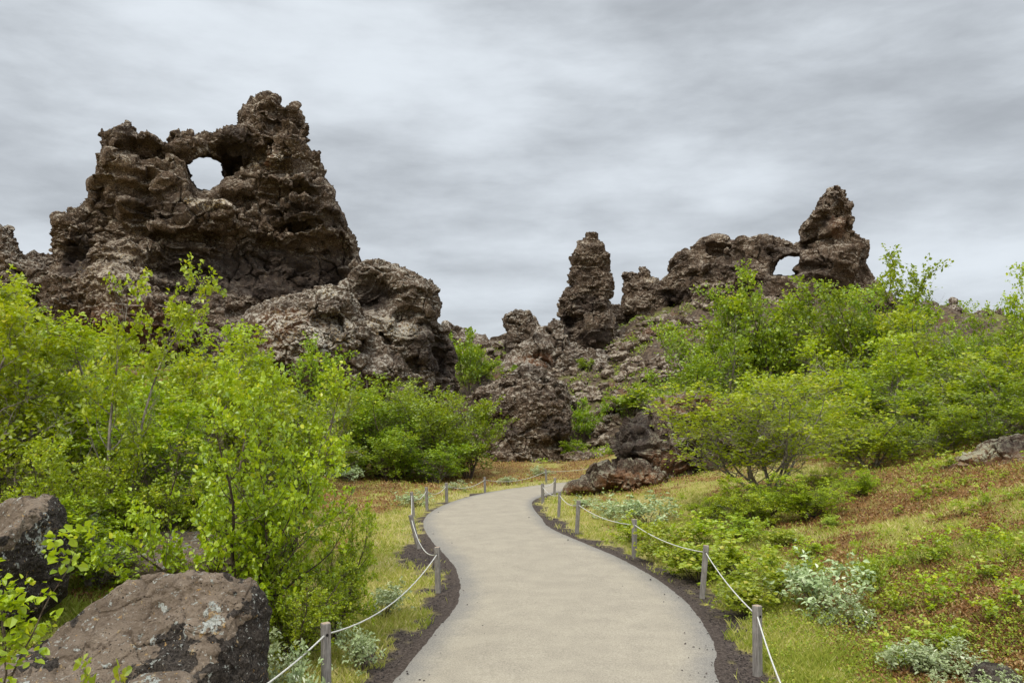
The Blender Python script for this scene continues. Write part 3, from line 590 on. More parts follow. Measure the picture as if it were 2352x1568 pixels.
o = boulder('boulder', bc, (.52, .55, .52), [(_n1, .26), ((.95, -.3, 0), .42)], 42, .021, m_boul, dish=.14, ex=3.0,
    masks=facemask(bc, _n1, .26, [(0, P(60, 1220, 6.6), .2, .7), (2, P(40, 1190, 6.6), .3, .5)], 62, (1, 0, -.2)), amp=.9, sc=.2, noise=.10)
tag(o, 'brown boulder with a hollowed top and black side at the left edge of the photo', 'boulder')
bc = P(350, 1275, 8.2)
o = boulder('boulder', (bc[0], bc[1], bc[2]), (.8, .55, .22), [((0, -.25, 1), .14)], 43, .026, m_boul, ex=2.6, masks=blobmask([(2, (bc[0], bc[1], bc[2] + .1), .5, .5), (0, (bc[0], bc[1], bc[2]), .8, .3)], 63), amp=.3, sc=.22, noise=.08)
tag(o, 'low orange-tinged rock slab under the birch bush behind the large flat boulder', 'boulder')
bc = P(365, 1612, 4.5)
o = boulder('boulder', bc, (.2, .2, .14), [((0, -.4, 1), .08)], 44, .012, m_boul, masks=blobmask([(0, bc, .3, .3)], 64), amp=.25, sc=.12, noise=.03)
tag(o, 'small pale rock at the bottom edge in front of the large lichened boulder', 'boulder')
bc = P(20, 1660, 4.6)
o = boulder('boulder', bc, (.32, .3, .22), [((.1, -.4, 1), .12)], 45, .014, m_boul, masks=blobmask([(0, bc, .4, .4)], 65), amp=.25, sc=.12, noise=.04)
tag(o, 'ochre-lichened rock in the bottom left corner under the reaching twigs', 'boulder')
bc = P(2285, 1565, 6.4)
o = boulder('boulder', (bc[0], bc[1], bc[2] - .05), (.19, .2, .16), [], 46, .012, m_mossy, masks=blobmask([(1, bc, .4, .9)], 66), amp=.4, sc=.12, noise=.05)
tag(o, 'small dark brown lava stone in the bottom right corner among silvery willow', 'boulder')
print('rocks', round(time.time() - T0, 1))

# ------------------------------------------------------------------ posts and ropes
m_wood, k, out = mat('weathered_wood')
o_ = k.coord('Object'); gr = k.noise(k.mapping(o_, scale=(30, 30, 2.2)), 3, 4, .7, .4)
c = k.mix(k.ramp(gr, .3, .7), (.13, .115, .10), (.30, .275, .25)); c = k.mix(k.ramp(k.noise(o_, 9, 3), .5, .75, 0, .5), c, (.36, .33, .30))
principled(k, out, c, .85, k.bump(gr, .5, .004), .2)
m_rope, k, out = mat('rope'); o_ = k.coord('Object')
principled(k, out, k.mix(k.ramp(k.noise(o_, 60, 2), .3, .7), (.50, .48, .43), (.68, .66, .60)), .8, None, .2)
m_hole, k, out = mat('hole_dark'); principled(k, out, (.02, .017, .015), .9)
m_cut, k, out = mat('cut_wood'); principled(k, out, k.mix(k.ramp(k.noise(k.coord('Object'), 60, 3), .35, .65), (.35, .22, .12), (.42, .36, .30)), .85)
def build_post(base, top, hw, yaw, label):
    base = np.array(base); top = np.array(top); ax = top - base; hgt = np.linalg.norm(ax); ax /= hgt
    r0 = np.array([math.cos(yaw), math.sin(yaw), 0]); r0 -= ax * (r0 @ ax); r0 /= np.linalg.norm(r0); f0 = np.cross(ax, r0)
    e = empty('rope_post', tuple(base)); tag(e, label, 'post', 'rope posts along the path')
    ch = hw * .22; ring = []
    for sx_, sy_ in ((1, 1), (-1, 1), (-1, -1), (1, -1)):
        a, b = (hw * sx_, (hw - ch) * sy_), ((hw - ch) * sx_, hw * sy_)
        ring += [a, b] if sx_ * sy_ > 0 else [b, a]
    zs = [-.12, 0, .15, .3, .45, hgt - .006, hgt]; V = []
    for i, zz in enumerate(zs):
        s_ = .93 if i == len(zs) - 1 else 1
        for a, b in ring: V.append(r0 * a * s_ + f0 * b * s_ + ax * zz)
    Fq = [(i * 8 + j, i * 8 + (j + 1) % 8, (i + 1) * 8 + (j + 1) % 8, (i + 1) * 8 + j) for i in range(len(zs) - 1) for j in range(8)]
    mesh_np('shaft', V, Fq, m_wood, False, parent=e)
    top_ = [r0 * a * .93 + f0 * b * .93 + ax * (hgt + .0015) for a, b in ring]; nt = len(top_)
    low_ = [q - ax * .0015 for q in top_]
    Vc = top_ + low_ + [ax * (hgt + .003)] * 1
    Fc = [(j, (j + 1) % 8, 16, 16) for j in range(8)]
    Fc = [(nt * 0 + j, (j + 1) % 8, 8 + (j + 1) % 8, 8 + j)[::-1] for j in range(8)] + [(0, 1, 2, 3), (0, 3, 4, 7), (4, 5, 6, 7)]
    mesh_np('top_cut', Vc, Fc, m_cut, False, parent=e)
    # rope holes on the two faces the rope passes through
    hz = hgt - .085
    for s_ in ((1, -1) if base[1] < 13 else ()):
        V = []; Fh = []
        for rr_, off in ((.012, .0005), (.012, .003), (.008, .003), (.008, .0005)):
            for j in range(8):
                a_ = j * math.pi / 4; V.append(f0 * s_ * (hw + off) + r0 * rr_ * math.cos(a_) + ax * (hz + rr_ * math.sin(a_)))
        for q in range(3):
            for j in range(8): Fh.append((q * 8 + j, q * 8 + (j + 1) % 8, (q + 1) * 8 + (j + 1) % 8, (q + 1) * 8 + j))
        Fh += [(24, 25, 26, 27), (24, 27, 28, 31), (28, 29, 30, 31)]
        mesh_np('rope_hole', V, Fh, m_hole, False, parent=e)
    return base + ax * hz
POST_R = [((1850, 1900), None), ((1740, 1548), (1739, 1390)), ((1613, 1370), (1622, 1252)), ((1457, 1279), (1457, 1192)), ((1325, 1223), (1329, 1149)), ((1283, 1187), (1286, 1128)), ((1247, 1156), (1246, 1110)), ((1273, 1136), (1275, 1097))]
LBL_R = [None, 'nearest rope post on the right-hand side of the path, close to the bottom edge', 'second rope post on the right side, leaning slightly right, beside the low green birch shrubs', 'third rope post up the right side of the path, upright at the dark verge', 'fourth rope post up the right side of the path, beside the silvery willow', 'fifth rope post up the right side of the path, behind the inner bend', 'short rope post at the inner tip of the path bend', 'farthest right-side rope post, in front of the lava tongue']
POST_L = [((430, 1900), None), ((750, 1612), (748, 1430)), ((1006, 1358), (1004, 1256)), ((961, 1258), (943, 1182)), ((950, 1186), (945, 1129)), ((981, 1169), (979, 1118)), ((1026, 1152), (1025, 1108)), ((1114, 1130), (1113, 1095)), ((1255, 1109), (1253, 1077)), ((1420, 1090), None)]
LBL_L = [None, 'nearest rope post on the left, at the bottom edge in front of the leafy bush', 'second rope post on the left side, upright at the widest dark verge', 'leaning rope post on the left side with a deeply sagging rope', 'slim rope post at the outer left bend, just behind the leaning one', 'rope post on the left bend, fifth from the camera', 'sixth rope post on the left side, where the meadow grass turns silvery', 'rope post alone before the far willow strip, seventh on the left', 'farthest left-side rope post at the far curve', None]
def ropes(posts, lbls, sags, label):
    pts = []; prev = None; allp = []
    for i, (b, t_) in enumerate(posts):
        B = G(*b)
        if t_ is None:
            X = np.array([B[0], B[1], .50])
        else:
            T_ = P(t_[0], t_[1], B[1]); X = build_post(B, T_, .033, .25 + .4 * math.sin(i * 2.3), lbls[i])
        allp.append(X)
    line = []
    for i in range(len(allp) - 1):
        a, b = allp[i], allp[i + 1]
        for t_ in np.linspace(0, 1, 14, endpoint=False): line.append(a * (1 - t_) + b * t_ - np.array([0, 0, sags[i] * 4 * t_ * (1 - t_)]))
    line.append(allp[-1]); line = np.array(line); tan = np.gradient(line, axis=0); tan /= np.linalg.norm(tan, axis=1)[:, None]
    s1 = np.cross(tan, [0, 0, 1]); s1 /= np.linalg.norm(s1, axis=1)[:, None]; s2 = np.cross(s1, tan); r = .0065; K = 6
    V = np.concatenate([(line[:, None] + r * (s1[:, None] * np.cos(a)[None, :, None] + s2[:, None] * np.sin(a)[None, :, None])) for a in [np.arange(K) * 2 * math.pi / K]], 0).reshape(-1, 3)
    Fq = [(i * K + j, i * K + (j + 1) % K, (i + 1) * K + (j + 1) % K, (i + 1) * K + j) for i in range(len(line) - 1) for j in range(K)]
    o = mesh_np('rope', V, Fq, m_rope, True, loc=tuple(allp[1])); tag(o, label, 'rope', 'ropes along the path')
ropes(POST_R, LBL_R, [.06, .05, .07, .08, .09, .09, .05, .1], 'thin white rope strung through the posts along the right side of the path')
ropes(POST_L, LBL_L, [.05, .17, .20, .12, .14, .14, .14, .16, .10], 'thin white rope strung through the posts along the left side of the path')

# ------------------------------------------------------------------ foliage materials
def leaf_mat(name, c1, c2, c3, trans=.42, gloss=.06):
    m, k, out = mat(name); a = k.sep(k.attr('rnd'), True)
    oi = k.n.new('ShaderNodeObjectInfo')
    c = k.mix(k.ramp(a[0], 0., .7), c1, c2); c = k.mix(k.ramp(a[0], .72, 1.), c, c3)
    hs = k.n.new('ShaderNodeHueSaturation'); k.put(hs.inputs['Color'], c)
    k.put(hs.inputs['Hue'], k.math('ADD', .5, k.math('MULTIPLY', k.math('SUBTRACT', oi.outputs['Random'], .5), .025)))
    k.put(hs.inputs['Value'], k.math('ADD', .88, k.math('MULTIPLY', oi.outputs['Random'], .24)))
    c = hs.outputs[0]
    df = k.n.new('ShaderNodeBsdfDiffuse'); tr = k.n.new('ShaderNodeBsdfTranslucent'); gl = k.n.new('ShaderNodeBsdfGlossy')
    k.put(df.inputs[0], c); k.put(tr.inputs[0], k.mix(.5, c, (c2[0] * 1.3, c2[1] * 1.25, c2[2] * .6))); gl.inputs[0].default_value = (.8, .85, .8, 1); gl.inputs[1].default_value = .42
    m1 = k.n.new('ShaderNodeMixShader'); m1.inputs[0].default_value = trans; k.l.new(df.outputs[0], m1.inputs[1]); k.l.new(tr.outputs[0], m1.inputs[2])
    m2 = k.n.new('ShaderNodeMixShader'); m2.inputs[0].default_value = gloss; k.l.new(m1.outputs[0], m2.inputs[1]); k.l.new(gl.outputs[0], m2.inputs[2])
    k.l.new(m2.outputs[0], out.inputs[0]); return m
m_leaf = leaf_mat('birch_leaf', (.18, .27, .006), (.42, .52, .008), (.66, .64, .025))
m_leaf2 = leaf_mat('birch_leaf_green', (.11, .185, .006), (.32, .43, .010), (.58, .60, .025))
m_leaf3 = leaf_mat('shrub_leaf_yellow', (.22, .31, .02), (.39, .47, .03), (.58, .54, .06))
m_willow = leaf_mat('willow_leaf', (.24, .31, .12), (.46, .53, .28), (.78, .79, .58), .2, .05)
def bark(name, a, b):
    m, k, out = mat(name); o_ = k.coord('Object'); n = k.noise(k.mapping(o_, scale=(1, 1, .5)), 14, 4, .7)
    principled(k, out, k.mix(k.ramp(n, .35, .65), a, b), .8, k.bump(n, .5, .01), .2); return m
m_bark = bark('birch_bark', (.10, .075, .06), (.34, .30, .26))
m_bark2 = bark('dark_bark', (.05, .035, .025), (.16, .12, .09))

# ------------------------------------------------------------------ tree generator
def tubes(lines, mate, name, parent=None, link=True):
    V = []; Fq = []; nb = 0
    for pts, rad, K in lines:
        n = len(pts); tan = np.gradient(pts, axis=0); tan /= np.linalg.norm(tan, axis=1)[:, None] + 1e-9
        ref = np.array([.31, .95, .05]); s1 = np.cross(tan, ref); s1 /= np.linalg.norm(s1, axis=1)[:, None] + 1e-9; s2 = np.cross(tan, s1)
        a = np.arange(K) * 2 * math.pi / K
        V.append((pts[:, None] + rad[:, None, None] * (s1[:, None] * np.cos(a)[None, :, None] + s2[:, None] * np.sin(a)[None, :, None])).reshape(-1, 3))
        i = (np.arange(n - 1)[:, None] * K + np.arange(K)[None]).ravel(); j = (np.arange(n - 1)[:, None] * K + ((np.arange(K) + 1) % K)[None]).ravel()
        Fq.append(np.stack([i, j, j + K, i + K], 1) + nb); nb += n * K
    return mesh_np(name, np.concatenate(V), np.concatenate(Fq), mate, True, parent=parent, link=link)
def leafmesh(name, pos, nrm, dirv, size, m, fine, g, parent=None, aspect=.8, rnd=None):
    n = len(pos); nrm = nrm / (np.linalg.norm(nrm, axis=1)[:, None] + 1e-9)
    dirv = dirv - nrm * (nrm * dirv).sum(1)[:, None]; dirv /= np.linalg.norm(dirv, axis=1)[:, None] + 1e-9
    sd = np.cross(nrm, dirv); s = size[:, None]
    if fine:
        fold = .18 * s * nrm; w_ = aspect * .5
        V = np.stack([pos, pos + dirv * s * .32 + sd * s * w_ + fold, pos + dirv * s * .72 + sd * s * w_ * .7 + fold * .7, pos + dirv * s, pos + dirv * s * .72 - sd * s * w_ * .7 + fold * .7, pos + dirv * s * .32 - sd * s * w_ + fold], 1)
        b = np.arange(n)[:, None] * 6; Fq = np.concatenate([b + np.array([[0, 1, 2, 3]]), b + np.array([[0, 3, 4, 5]])]); kk = 6
    else:
        w_ = aspect * .5
        V = np.stack([pos, pos + dirv * s * .5 + sd * s * w_, pos + dirv * s, pos + dirv * s * .5 - sd * s * w_ + .2 * s * nrm], 1)
        b = np.arange(n)[:, None] * 4; Fq = b + np.array([[0, 1, 2, 3]]); kk = 4
    if rnd is None: rnd = g.random(n)
    return mesh_np(name, V.reshape(-1, 3), Fq, m, False, {'rnd': np.repeat(rnd.astype(F32), kk)}, parent=parent)
def make_tree(name, seed, h, spread, stems, nbr, ntw, nlf, leaf, m, mb, fine=True, lean=(0, 0), low=.22, rough=1., stemr=.016, bare=0., aspect=.8, twl=.16, clump=-.22):
    """multi-stemmed birch: stems > branches > twigs, leaves set along the twigs"""
    g = np.random.default_rng(seed); lines = []; LP = []; LD = []
    def walk(p0, d0, ln, n, wob, up):
        pts = [np.array(p0, float)]; d_ = np.array(d0, float); d_ /= np.linalg.norm(d_); st = ln / n
        for i in range(n):
            d_ = d_ + g.normal(0, wob, 3) + np.array([0, 0, up]); d_ /= np.linalg.norm(d_); pts.append(pts[-1] + d_ * st)
        return np.array(pts)
    def at(pts, t): f = t * (len(pts) - 1); i = min(int(f), len(pts) - 2); return pts[i] + (pts[i + 1] - pts[i]) * (f - i), pts[i + 1] - pts[i]
    rs = spread / h
    for s in range(stems):
        a = s * 2 * math.pi / stems + g.uniform(-.5, .5); tilt = rs * g.uniform(.25, .95) if stems > 1 else 0.1
        d0 = (math.cos(a) * tilt + lean[0], math.sin(a) * tilt + lean[1], 1); ln = h * g.uniform(.55, 1.0) if s else h
        ns = 12; pts = walk((math.cos(a) * .05 * h * (stems > 1) * .5, math.sin(a) * .05 * h * (stems > 1) * .5, -.03 * h), d0, ln, ns, .11 * rough, .06)
        r0 = stemr * h * g.uniform(.6, 1.); rad = r0 * (1 - np.linspace(0, 1, ns + 1) * .88); lines.append((pts, rad, 6))
        for b in range(nbr):
            t = low + (1 - low) * ((b + g.random()) / nbr) ** .9; p, dd = at(pts, min(t, .985)); dd = dd / np.linalg.norm(dd)
            ang = b * 2.4 + g.uniform(-.6, .6); hv = np.array([math.cos(ang), math.sin(ang), 0]); bl = spread * g.uniform(.3, 1.15) * (1.2 - .95 * t) * .9 + .05 * h
            bd = hv * g.uniform(.7, 1.1) + dd * g.uniform(.5, 1.) ; nb_ = 7; bp = walk(p, bd, bl, nb_, .17 * rough, .05); br = max(r0 * (1 - t * .85) * .38, .0016 * h)
            lines.append((bp, br * (1 - np.linspace(0, 1, nb_ + 1) * .8), 4))
            for w_ in range(ntw):
                tt = .15 + .85 * (w_ + g.random()) / ntw; p2, d2 = at(bp, min(tt, .99)); d2 = d2 / np.linalg.norm(d2)
                td = d2 * .6 + g.normal(0, .65, 3) + np.array([0, 0, .25]); tl = twl * h * g.uniform(.45, 1.1) * (1.1 - .5 * tt); tp = walk(p2, td, tl, 4, .22 * rough, .05)
                lines.append((tp, br * .42 * (1 - np.linspace(0, 1, 5) * .7), 3))
                if g.random() < bare: continue
                if vn((p2 / (h * .13))[None], seed)[0] < clump: continue
                u = g.uniform(.1, 1.02, nlf); f = np.clip(u, 0, .999) * 4; i = f.astype(int); q = tp[i] + (tp[i + 1] - tp[i]) * (f - i)[:, None]
                LP.append(q + g.normal(0, leaf * .22, (nlf, 3))); LD.append(np.tile(tp[-1] - tp[0], (nlf, 1)))
    pos = np.concatenate(LP); dv = np.concatenate(LD); dv /= np.linalg.norm(dv, axis=1)[:, None] + 1e-9; n = len(pos)
    dv = dv * .5 + g.normal(0, .6, (n, 3)) + np.array([0, 0, -.15]); nr_ = g.normal(0, .55, (n, 3)) + np.array([0, 0, .75])
    # clumps of lighter and darker leaves
    rnd = np.clip(.45 + .38 * fbm(pos / (h * .14), 2, seed) + g.normal(0, .2, n) + .18 * (pos[:, 2] / h - .5), 0, 1)
    e = empty(name, (0, 0, 0)); tubes(lines, mb, 'trunk', e)
    leafmesh('crown', pos + dv * leaf * .2, nr_, dv, leaf * g.uniform(.42, 1.22, n), m, fine, g, e, aspect, rnd)
    r = np.sort(np.hypot(pos[:, 0] - lean[0] * pos[:, 2] * 0, pos[:, 1]))
    e['_h'] = float(np.sort(pos[:, 2])[int(n * .998)]); e['_r'] = float(r[int(n * .95)])
    return e
def dup(root):
    r = root.copy(); C.collection.objects.link(r)
    for ch in list(root.children):
        c = ch.copy(); C.collection.objects.link(c); c.parent = r
    return r
USED = set()
def place(proto, px, Y, top, wid, label, cat, group, rz=None, zoff=0.0, z0=None):
    o = proto if proto.name not in USED else dup(proto); USED.add(proto.name); USED.add(o.name)
    x = (px - CX) / FPX * Y; zb = float(H(x, Y)[0]) + zoff if z0 is None else z0; hh = ZY(top, Y) - zb
    s = max(hh, .05) / proto['_h']; sw = (wid * .5 * Y / FPX) / proto['_r']; sw = min(max(sw, s * .55), s * 1.9)
    o.location = (x, Y, zb - .02); o.scale = (sw, sw, s); o.rotation_euler.z = rng.uniform(0, 6.28) if rz is None else rz
    tag(o, label, cat, group); return o

near = [make_tree('birch_shrub', 101, 2.4, 1.3, 9, 16, 11, 15, .055, m_leaf, m_bark2, rough=1.2, clump=-.17, low=.15),
        make_tree('birch_tree', 102, 3.0, 1.0, 5, 18, 11, 15, .062, m_leaf, m_bark, rough=1.1, stemr=.02, clump=-.3, low=.15),
        make_tree('birch_tree', 103, 3.0, .95, 5, 17, 11, 14, .062, m_leaf, m_bark, rough=1.3, stemr=.02, clump=-.3, low=.15)]
tall = make_tree('birch_tree', 104, 3.6, .75, 2, 18, 9, 16, .066, m_leaf, m_bark, lean=(.12, 0), low=.25, rough=.8, stemr=.014, twl=.12, clump=-.05)
mid = [make_tree('birch_tree', 111, 4.0, 1.7, 7, 16, 10, 10, .105, m_leaf2, m_bark2, False, low=.10, clump=-.32),
       make_tree('birch_tree', 112, 4.0, 1.5, 6, 16, 10, 10, .105, m_leaf2, m_bark, False, rough=1.3, low=.10, clump=-.32),
       make_tree('birch_tree', 113, 4.0, 1.5, 6, 17, 10, 10, .105, m_leaf, m_bark, False, rough=1.1, low=.08, clump=-.32)]
far = [make_tree('birch_tree', 121, 4.0, 1.8, 5, 12, 8, 8, .19, m_leaf2, m_bark2, False), make_tree('birch_tree', 122, 4.0, 1.6, 5, 12, 8, 8, .19, m_leaf2, m_bark2, False, rough=1.3)]
twiggy = make_tree('birch_tree', 131, 3.6, 2.0, 12, 14, 11, 11, .07, m_leaf, m_bark, False, bare=.22, low=.18, rough=1.2, stemr=.011)
lowg = [make_tree('birch_shrub', 141, .6, .45, 7, 7, 6, 8, .040, m_leaf3, m_bark2, True, low=.15, rough=1.6, stemr=.010, twl=.24, clump=-.1),
        make_tree('birch_shrub', 142, .6, .5, 8, 6, 6, 8, .040, m_leaf, m_bark2, True, low=.15, rough=1.8, stemr=.010, twl=.24, clump=-.1)]
sap = [make_tree('birch_sapling', 171, .6, .28, 5, 4, 3, 6, .06, m_leaf3, m_bark2, True, low=.25, rough=1.3, stemr=.009, twl=.16), make_tree('birch_sapling', 172, .6, .34, 4, 5, 3, 6, .055, m_leaf, m_bark2, True, low=.2, rough=1.6, stemr=.009, twl=.2)]
sap_ = make_tree('birch_shrub', 173, .6, .42, 10, 6, 4, 7, .042, m_leaf3, m_bark2, True, low=.25, rough=1.5, stemr=.008, twl=.2)
will = [make_tree('willow_shrub', 151, .6, .5, 8, 6, 4, 8, .050, m_willow, m_bark2, True, low=.15, rough=1.9, stemr=.014, aspect=.55, twl=.26),
        make_tree('willow_shrub', 152, .55, .6, 8, 6, 4, 8, .050, m_willow, m_bark2, True, low=.1, rough=2.1, stemr=.014, aspect=.55, twl=.28)]
print('protos', round(time.time() - T0, 1))

GL = 'birches on the left'; GT = 'birches of the thicket beyond the meadow'; GR = 'birches on the right slope'; GM = 'birches below the rocks'
for t_, px, Y, top, wd, lb in [
    (near[0], 605, 7.4, 850, 490, 'bushy birch with big bright leaves overhanging the lichened boulder, nearest the left rope posts'),
    (near[0], 775, 8.2, 1150, 250, 'small spreading birch bush leaning toward the meadow grass right of the large leafy bush'),
    (near[1], 40, 8.6, 640, 380, 'birch filling the left edge of the photo above the brown hollowed boulder'),
    (near[2], 180, 10.0, 745, 340, 'birch with pale forked stems just left of the tallest slender birch'),
    (near[1], 480, 10.0, 770, 330, 'birch behind the large leafy bush, right of the tallest slender birch'),
    (near[2], 640, 10.8, 830, 280, 'birch with a bare slanting branch pointing right toward the lava hump'),
    (near[2], -70, 11, 610, 300, 'yellow-green birch cut by the left edge of the photo'),
    (near[1], 330, 13, 860, 330, 'birch in the second row behind the trunk of the tallest slender birch'),
    (near[0], 120, 7.8, 1000, 330, 'low birch growth right above the brown hollowed boulder'),
    (near[0], 330, 8.4, 960, 330, 'low birch growth around the pale leaning trunk behind the orange slab'),
    (near[0], 560, 12.5, 960, 300, 'birch in the shade gap behind the large leafy bush'),
    (near[0], 690, 7.2, 1270, 250, 'low leafy birch branches spreading behind the nearest left rope post'),
    (near[1], 420, 9.0, 880, 320, 'birch between the tallest slender birch and the large leafy bush'),
    (near[2], 240, 7.6, 1130, 240, 'small arching birch sprig between the two big left boulders')]:
    place(t_, px, Y, top, wd, lb, 'birch tree' if t_.name.startswith('birch_tree') else 'birch bush', GL)
place(tall, 265, 8.2, 575, 360, 'tallest slender birch on the left, its leafy tip rising against the rock face', 'birch tree', GL, rz=0.0)
for i, (px, Y, top, wd, lb) in enumerate([
    (30, 19, 690, 260, 'rounded birch at the far left below the low lava ridge'), (130, 22, 730, 260, 'birch under the left foot of the pierced formation'),
    (230, 24, 800, 240, 'birch on the scree slope below the left part of the pierced formation'), (330, 22, 850, 230, 'dark green birch at the foot of the scree beside the yellow bush'),
    (470, 25, 800, 220, 'birch below the dark overhang of the pierced formation'), (560, 27, 730, 240, 'rounded birch directly in front of the pale lava hump, left one'),
    (650, 29, 770, 220, 'birch in front of the pale lava hump, at its middle'), (720, 24, 860, 220, 'birch with a leaning dead twig below the pale lava hump'),
    (400, 18, 860, 260, 'birch of the middle row behind the tallest slender birch'), (640, 17, 930, 240, 'birch of the middle row behind the large leafy bush')]):
    place(mid[i % 3], px, Y, top, wd, lb, 'birch tree', GL)
for i, (px, Y, top, wd, lb) in enumerate([
    (770, 30.5, 900, 230, 'left end birch of the thicket beyond the meadow'), (830, 33, 855, 230, 'thicket birch below the pale lava hump, tallest of the left half'),
    (880, 31, 900, 210, 'thicket birch third from the left, with dark gaps near the ground'), (935, 33.5, 865, 230, 'thicket birch at the middle, below the brown shoulder'),
    (990, 32, 895, 220, 'thicket birch right of the middle, bright rounded crown'), (1035, 34, 880, 200, 'thicket birch below the dark hollow of the shoulder'),
    (1075, 33.5, 940, 150, 'right end birch of the thicket, next to the rough lava block'), (720, 29, 960, 220, 'birch at the hidden left side of the thicket, partly behind the large leafy bush'),
    (900, 29.8, 985, 230, 'low skirt birch at the front of the thicket touching the brown meadow'), (1000, 30.2, 1000, 210, 'low skirt birch at the right front of the thicket'), (800, 29.2, 1000, 200, 'low skirt birch at the left front of the thicket')]):
    place(mid[i % 2], px, Y, top, wd, lb, 'birch tree', GT)
for i, (px, Y, top, wd, lb) in enumerate([
    (1075, 52, 755, 120, 'loose pale birch in the gap right of the brown shoulder'), (1105, 54, 790, 90, 'smaller birch in the gap, under the small skyline crest'),
    (1338, 45, 915, 110, 'small birch on the stony slope right of the rough lava block'), (1350, 57, 822, 75, 'tiny birch at the foot of the tall pillar'),
    (1400, 40, 1030, 110, 'low birch at the far end of the path'), (1340, 41, 1050, 90, 'low bush where the meadow meets the stony slope'),
    (1180, 57, 838, 60, 'small bush below the short lava stump'), (1450, 46, 880, 110, 'small bush on the mossy slope left of the right-hand birches'), (1700, 66.5, 655, 70, 'tiny birch on the slope under the arch ridge'), (1230, 47, 925, 60, 'little bush in the cleft above the rough lava block'), (1510, 52, 850, 90, 'birch bush at the upper edge of the mossy gully'), (1310, 42, 1010, 70, 'low bush hugging the right foot of the rough lava block')]):
    place(far[i % 2], px, Y, top, wd, lb, 'birch tree', GM)
for i, (px, Y, top, wd, lb) in enumerate([
    (1560, 35, 800, 220, 'leftmost dark green birch of the right slope, beside the mossy gully'), (1630, 36, 690, 230, 'birch of the right slope with a raised shoulder left of the twin tips'),
    (1710, 38, 690, 230, 'birch of the right slope below the middle of the arch ridge'), (1765, 37, 615, 220, 'birch of the right slope whose tip touches the arch window'),
    (1850, 38, 655, 230, 'birch of the right slope below the pointed peak'), (1930, 36, 655, 220, 'full birch of the right slope just right of the pointed peak'),
    (1990, 35, 575, 240, 'highest birch of the right slope, its tip against the foot of the pointed peak'), (2060, 34, 660, 200, 'birch right of the highest one, tip against the sky'),
    (2130, 31, 705, 220, 'light green birch below the low skyline crest'), (2210, 29, 730, 200, 'birch of the right slope below the end of the skyline crest'),
    (2280, 26, 700, 190, 'thin-topped birch near the right edge, twig standing against the sky'), (2350, 27, 610, 170, 'dark birch rising into the sky at the right edge of the photo'),
    (1990, 25, 760, 280, 'yellow-green birch with bare white twigs at its top, middle of the right slope'), (2110, 23.5, 850, 280, 'yellow-green birch with a thin dark trunk, right slope near the heather'),
    (2210, 22.5, 800, 280, 'spreading birch with crooked dark stems left of the mossy hump'), (2330, 20.8, 790, 260, 'spreading birch right above the mossy hump'),
    (1850, 29, 850, 260, 'dark green birch behind the twiggy one'), (1650, 31, 860, 220, 'dark green birch behind the mossy outcrop'),
    (1920, 23, 960, 220, 'low birch growing between the twiggy birch and the heather slope'), (2060, 22, 960, 200, 'low birch at the upper rim of the heather slope'),
    (2150, 20.5, 930, 260, 'low leafy birch spreading down to the heather just left of the mossy hump'), (2270, 19.6, 900, 260, 'low leafy birch touching the top of the mossy hump'), (1990, 21, 920, 260, 'bright birch skirt right of the twiggy birch, above the brown slope'), (2360, 23, 850, 220, 'dense birch at the right edge behind the mossy hump'), (1890, 24.5, 880, 240, 'full birch behind the right side of the twiggy birch'), (2070, 28, 790, 240, 'full birch in the middle of the right slope, behind the yellow-green ones'), (2250, 27, 800, 240, 'full birch filling the right slope behind the spreading ones'), (1580, 29, 900, 180, 'birch filling the gap left of the twiggy birch, above the mossy outcrop')]):
    place(mid[(i + (i > 11)) % 3 if i < 12 else 2 - (i % 2)], px, Y, top, wd, lb, 'birch tree', GR)
place(twiggy, 1755, 17.5, 850, 490, 'twiggy half-bare birch with many slanting pale stems in front of the mossy outcrop', 'birch tree', GR, rz=.4)
for i, (px, Y, top, wd, lb) in enumerate([(1880, 16.5, 1070, 260, 'low wide birch bush at the right foot of the twiggy birch'), (1760, 16, 1110, 240, 'low birch bush directly in front of the twiggy birch'), (1620, 15.6, 1130, 220, 'low birch bush under the left branches of the twiggy birch'), (1720, 14.4, 1095, 320, 'dense low birch skirt below the trunks of the twiggy birch'), (1850, 14.0, 1085, 330, 'dense low birch skirt right of the trunks of the twiggy birch'), (1965, 15.0, 1075, 240, 'low birch bush spilling onto the brown heather right of the twiggy birch')]):
    place(near[0], px, Y, top, wd, lb, 'birch bush', GR)
# low shrubs
GS = 'low yellow-green shrubs beside the path'; GW = 'silvery willow shrubs'; GP = 'saplings on the heather slope'
for i, (px, Y, top, wd, lb) in enumerate([
    (1520, 12.8, 1215, 150, 'low yellow-green shrub behind the third right rope post'), (1600, 13.6, 1195, 160, 'low yellow-green shrub just left of the line to the twiggy birch'),
    (1590, 11.2, 1235, 150, 'low yellow-green shrub left of the second right rope post'), (1690, 13.5, 1195, 180, 'low yellow-green shrub in front of the low birch bush'),
    (1680, 11.0, 1245, 160, 'low yellow-green shrub right of the second right rope post'), (1780, 12.5, 1215, 180, 'low yellow-green shrub in the middle of the strip'),
    (1760, 9.8, 1275, 190, 'low green shrub left of the big silvery willow'), (1850, 11.5, 1250, 160, 'low yellow-green shrub behind the big silvery willow'),
    (1700, 9.2, 1320, 120, 'small green shrub between the two nearest right rope posts'), (1900, 13.0, 1200, 160, 'low yellow-green shrub at the right end of the strip'),
    (1450, 14.5, 1195, 110, 'small yellow shrub at the dark verge left of the third right rope post'), (1980, 9.4, 1255, 60, 'slim upright green shrub standing right of the big silvery willow')]):
    place((lowg + [sap_])[i % 3], px, Y, top - 22, wd * 1.3, lb, 'shrub', GS)
g_ = np.random.default_rng(31)
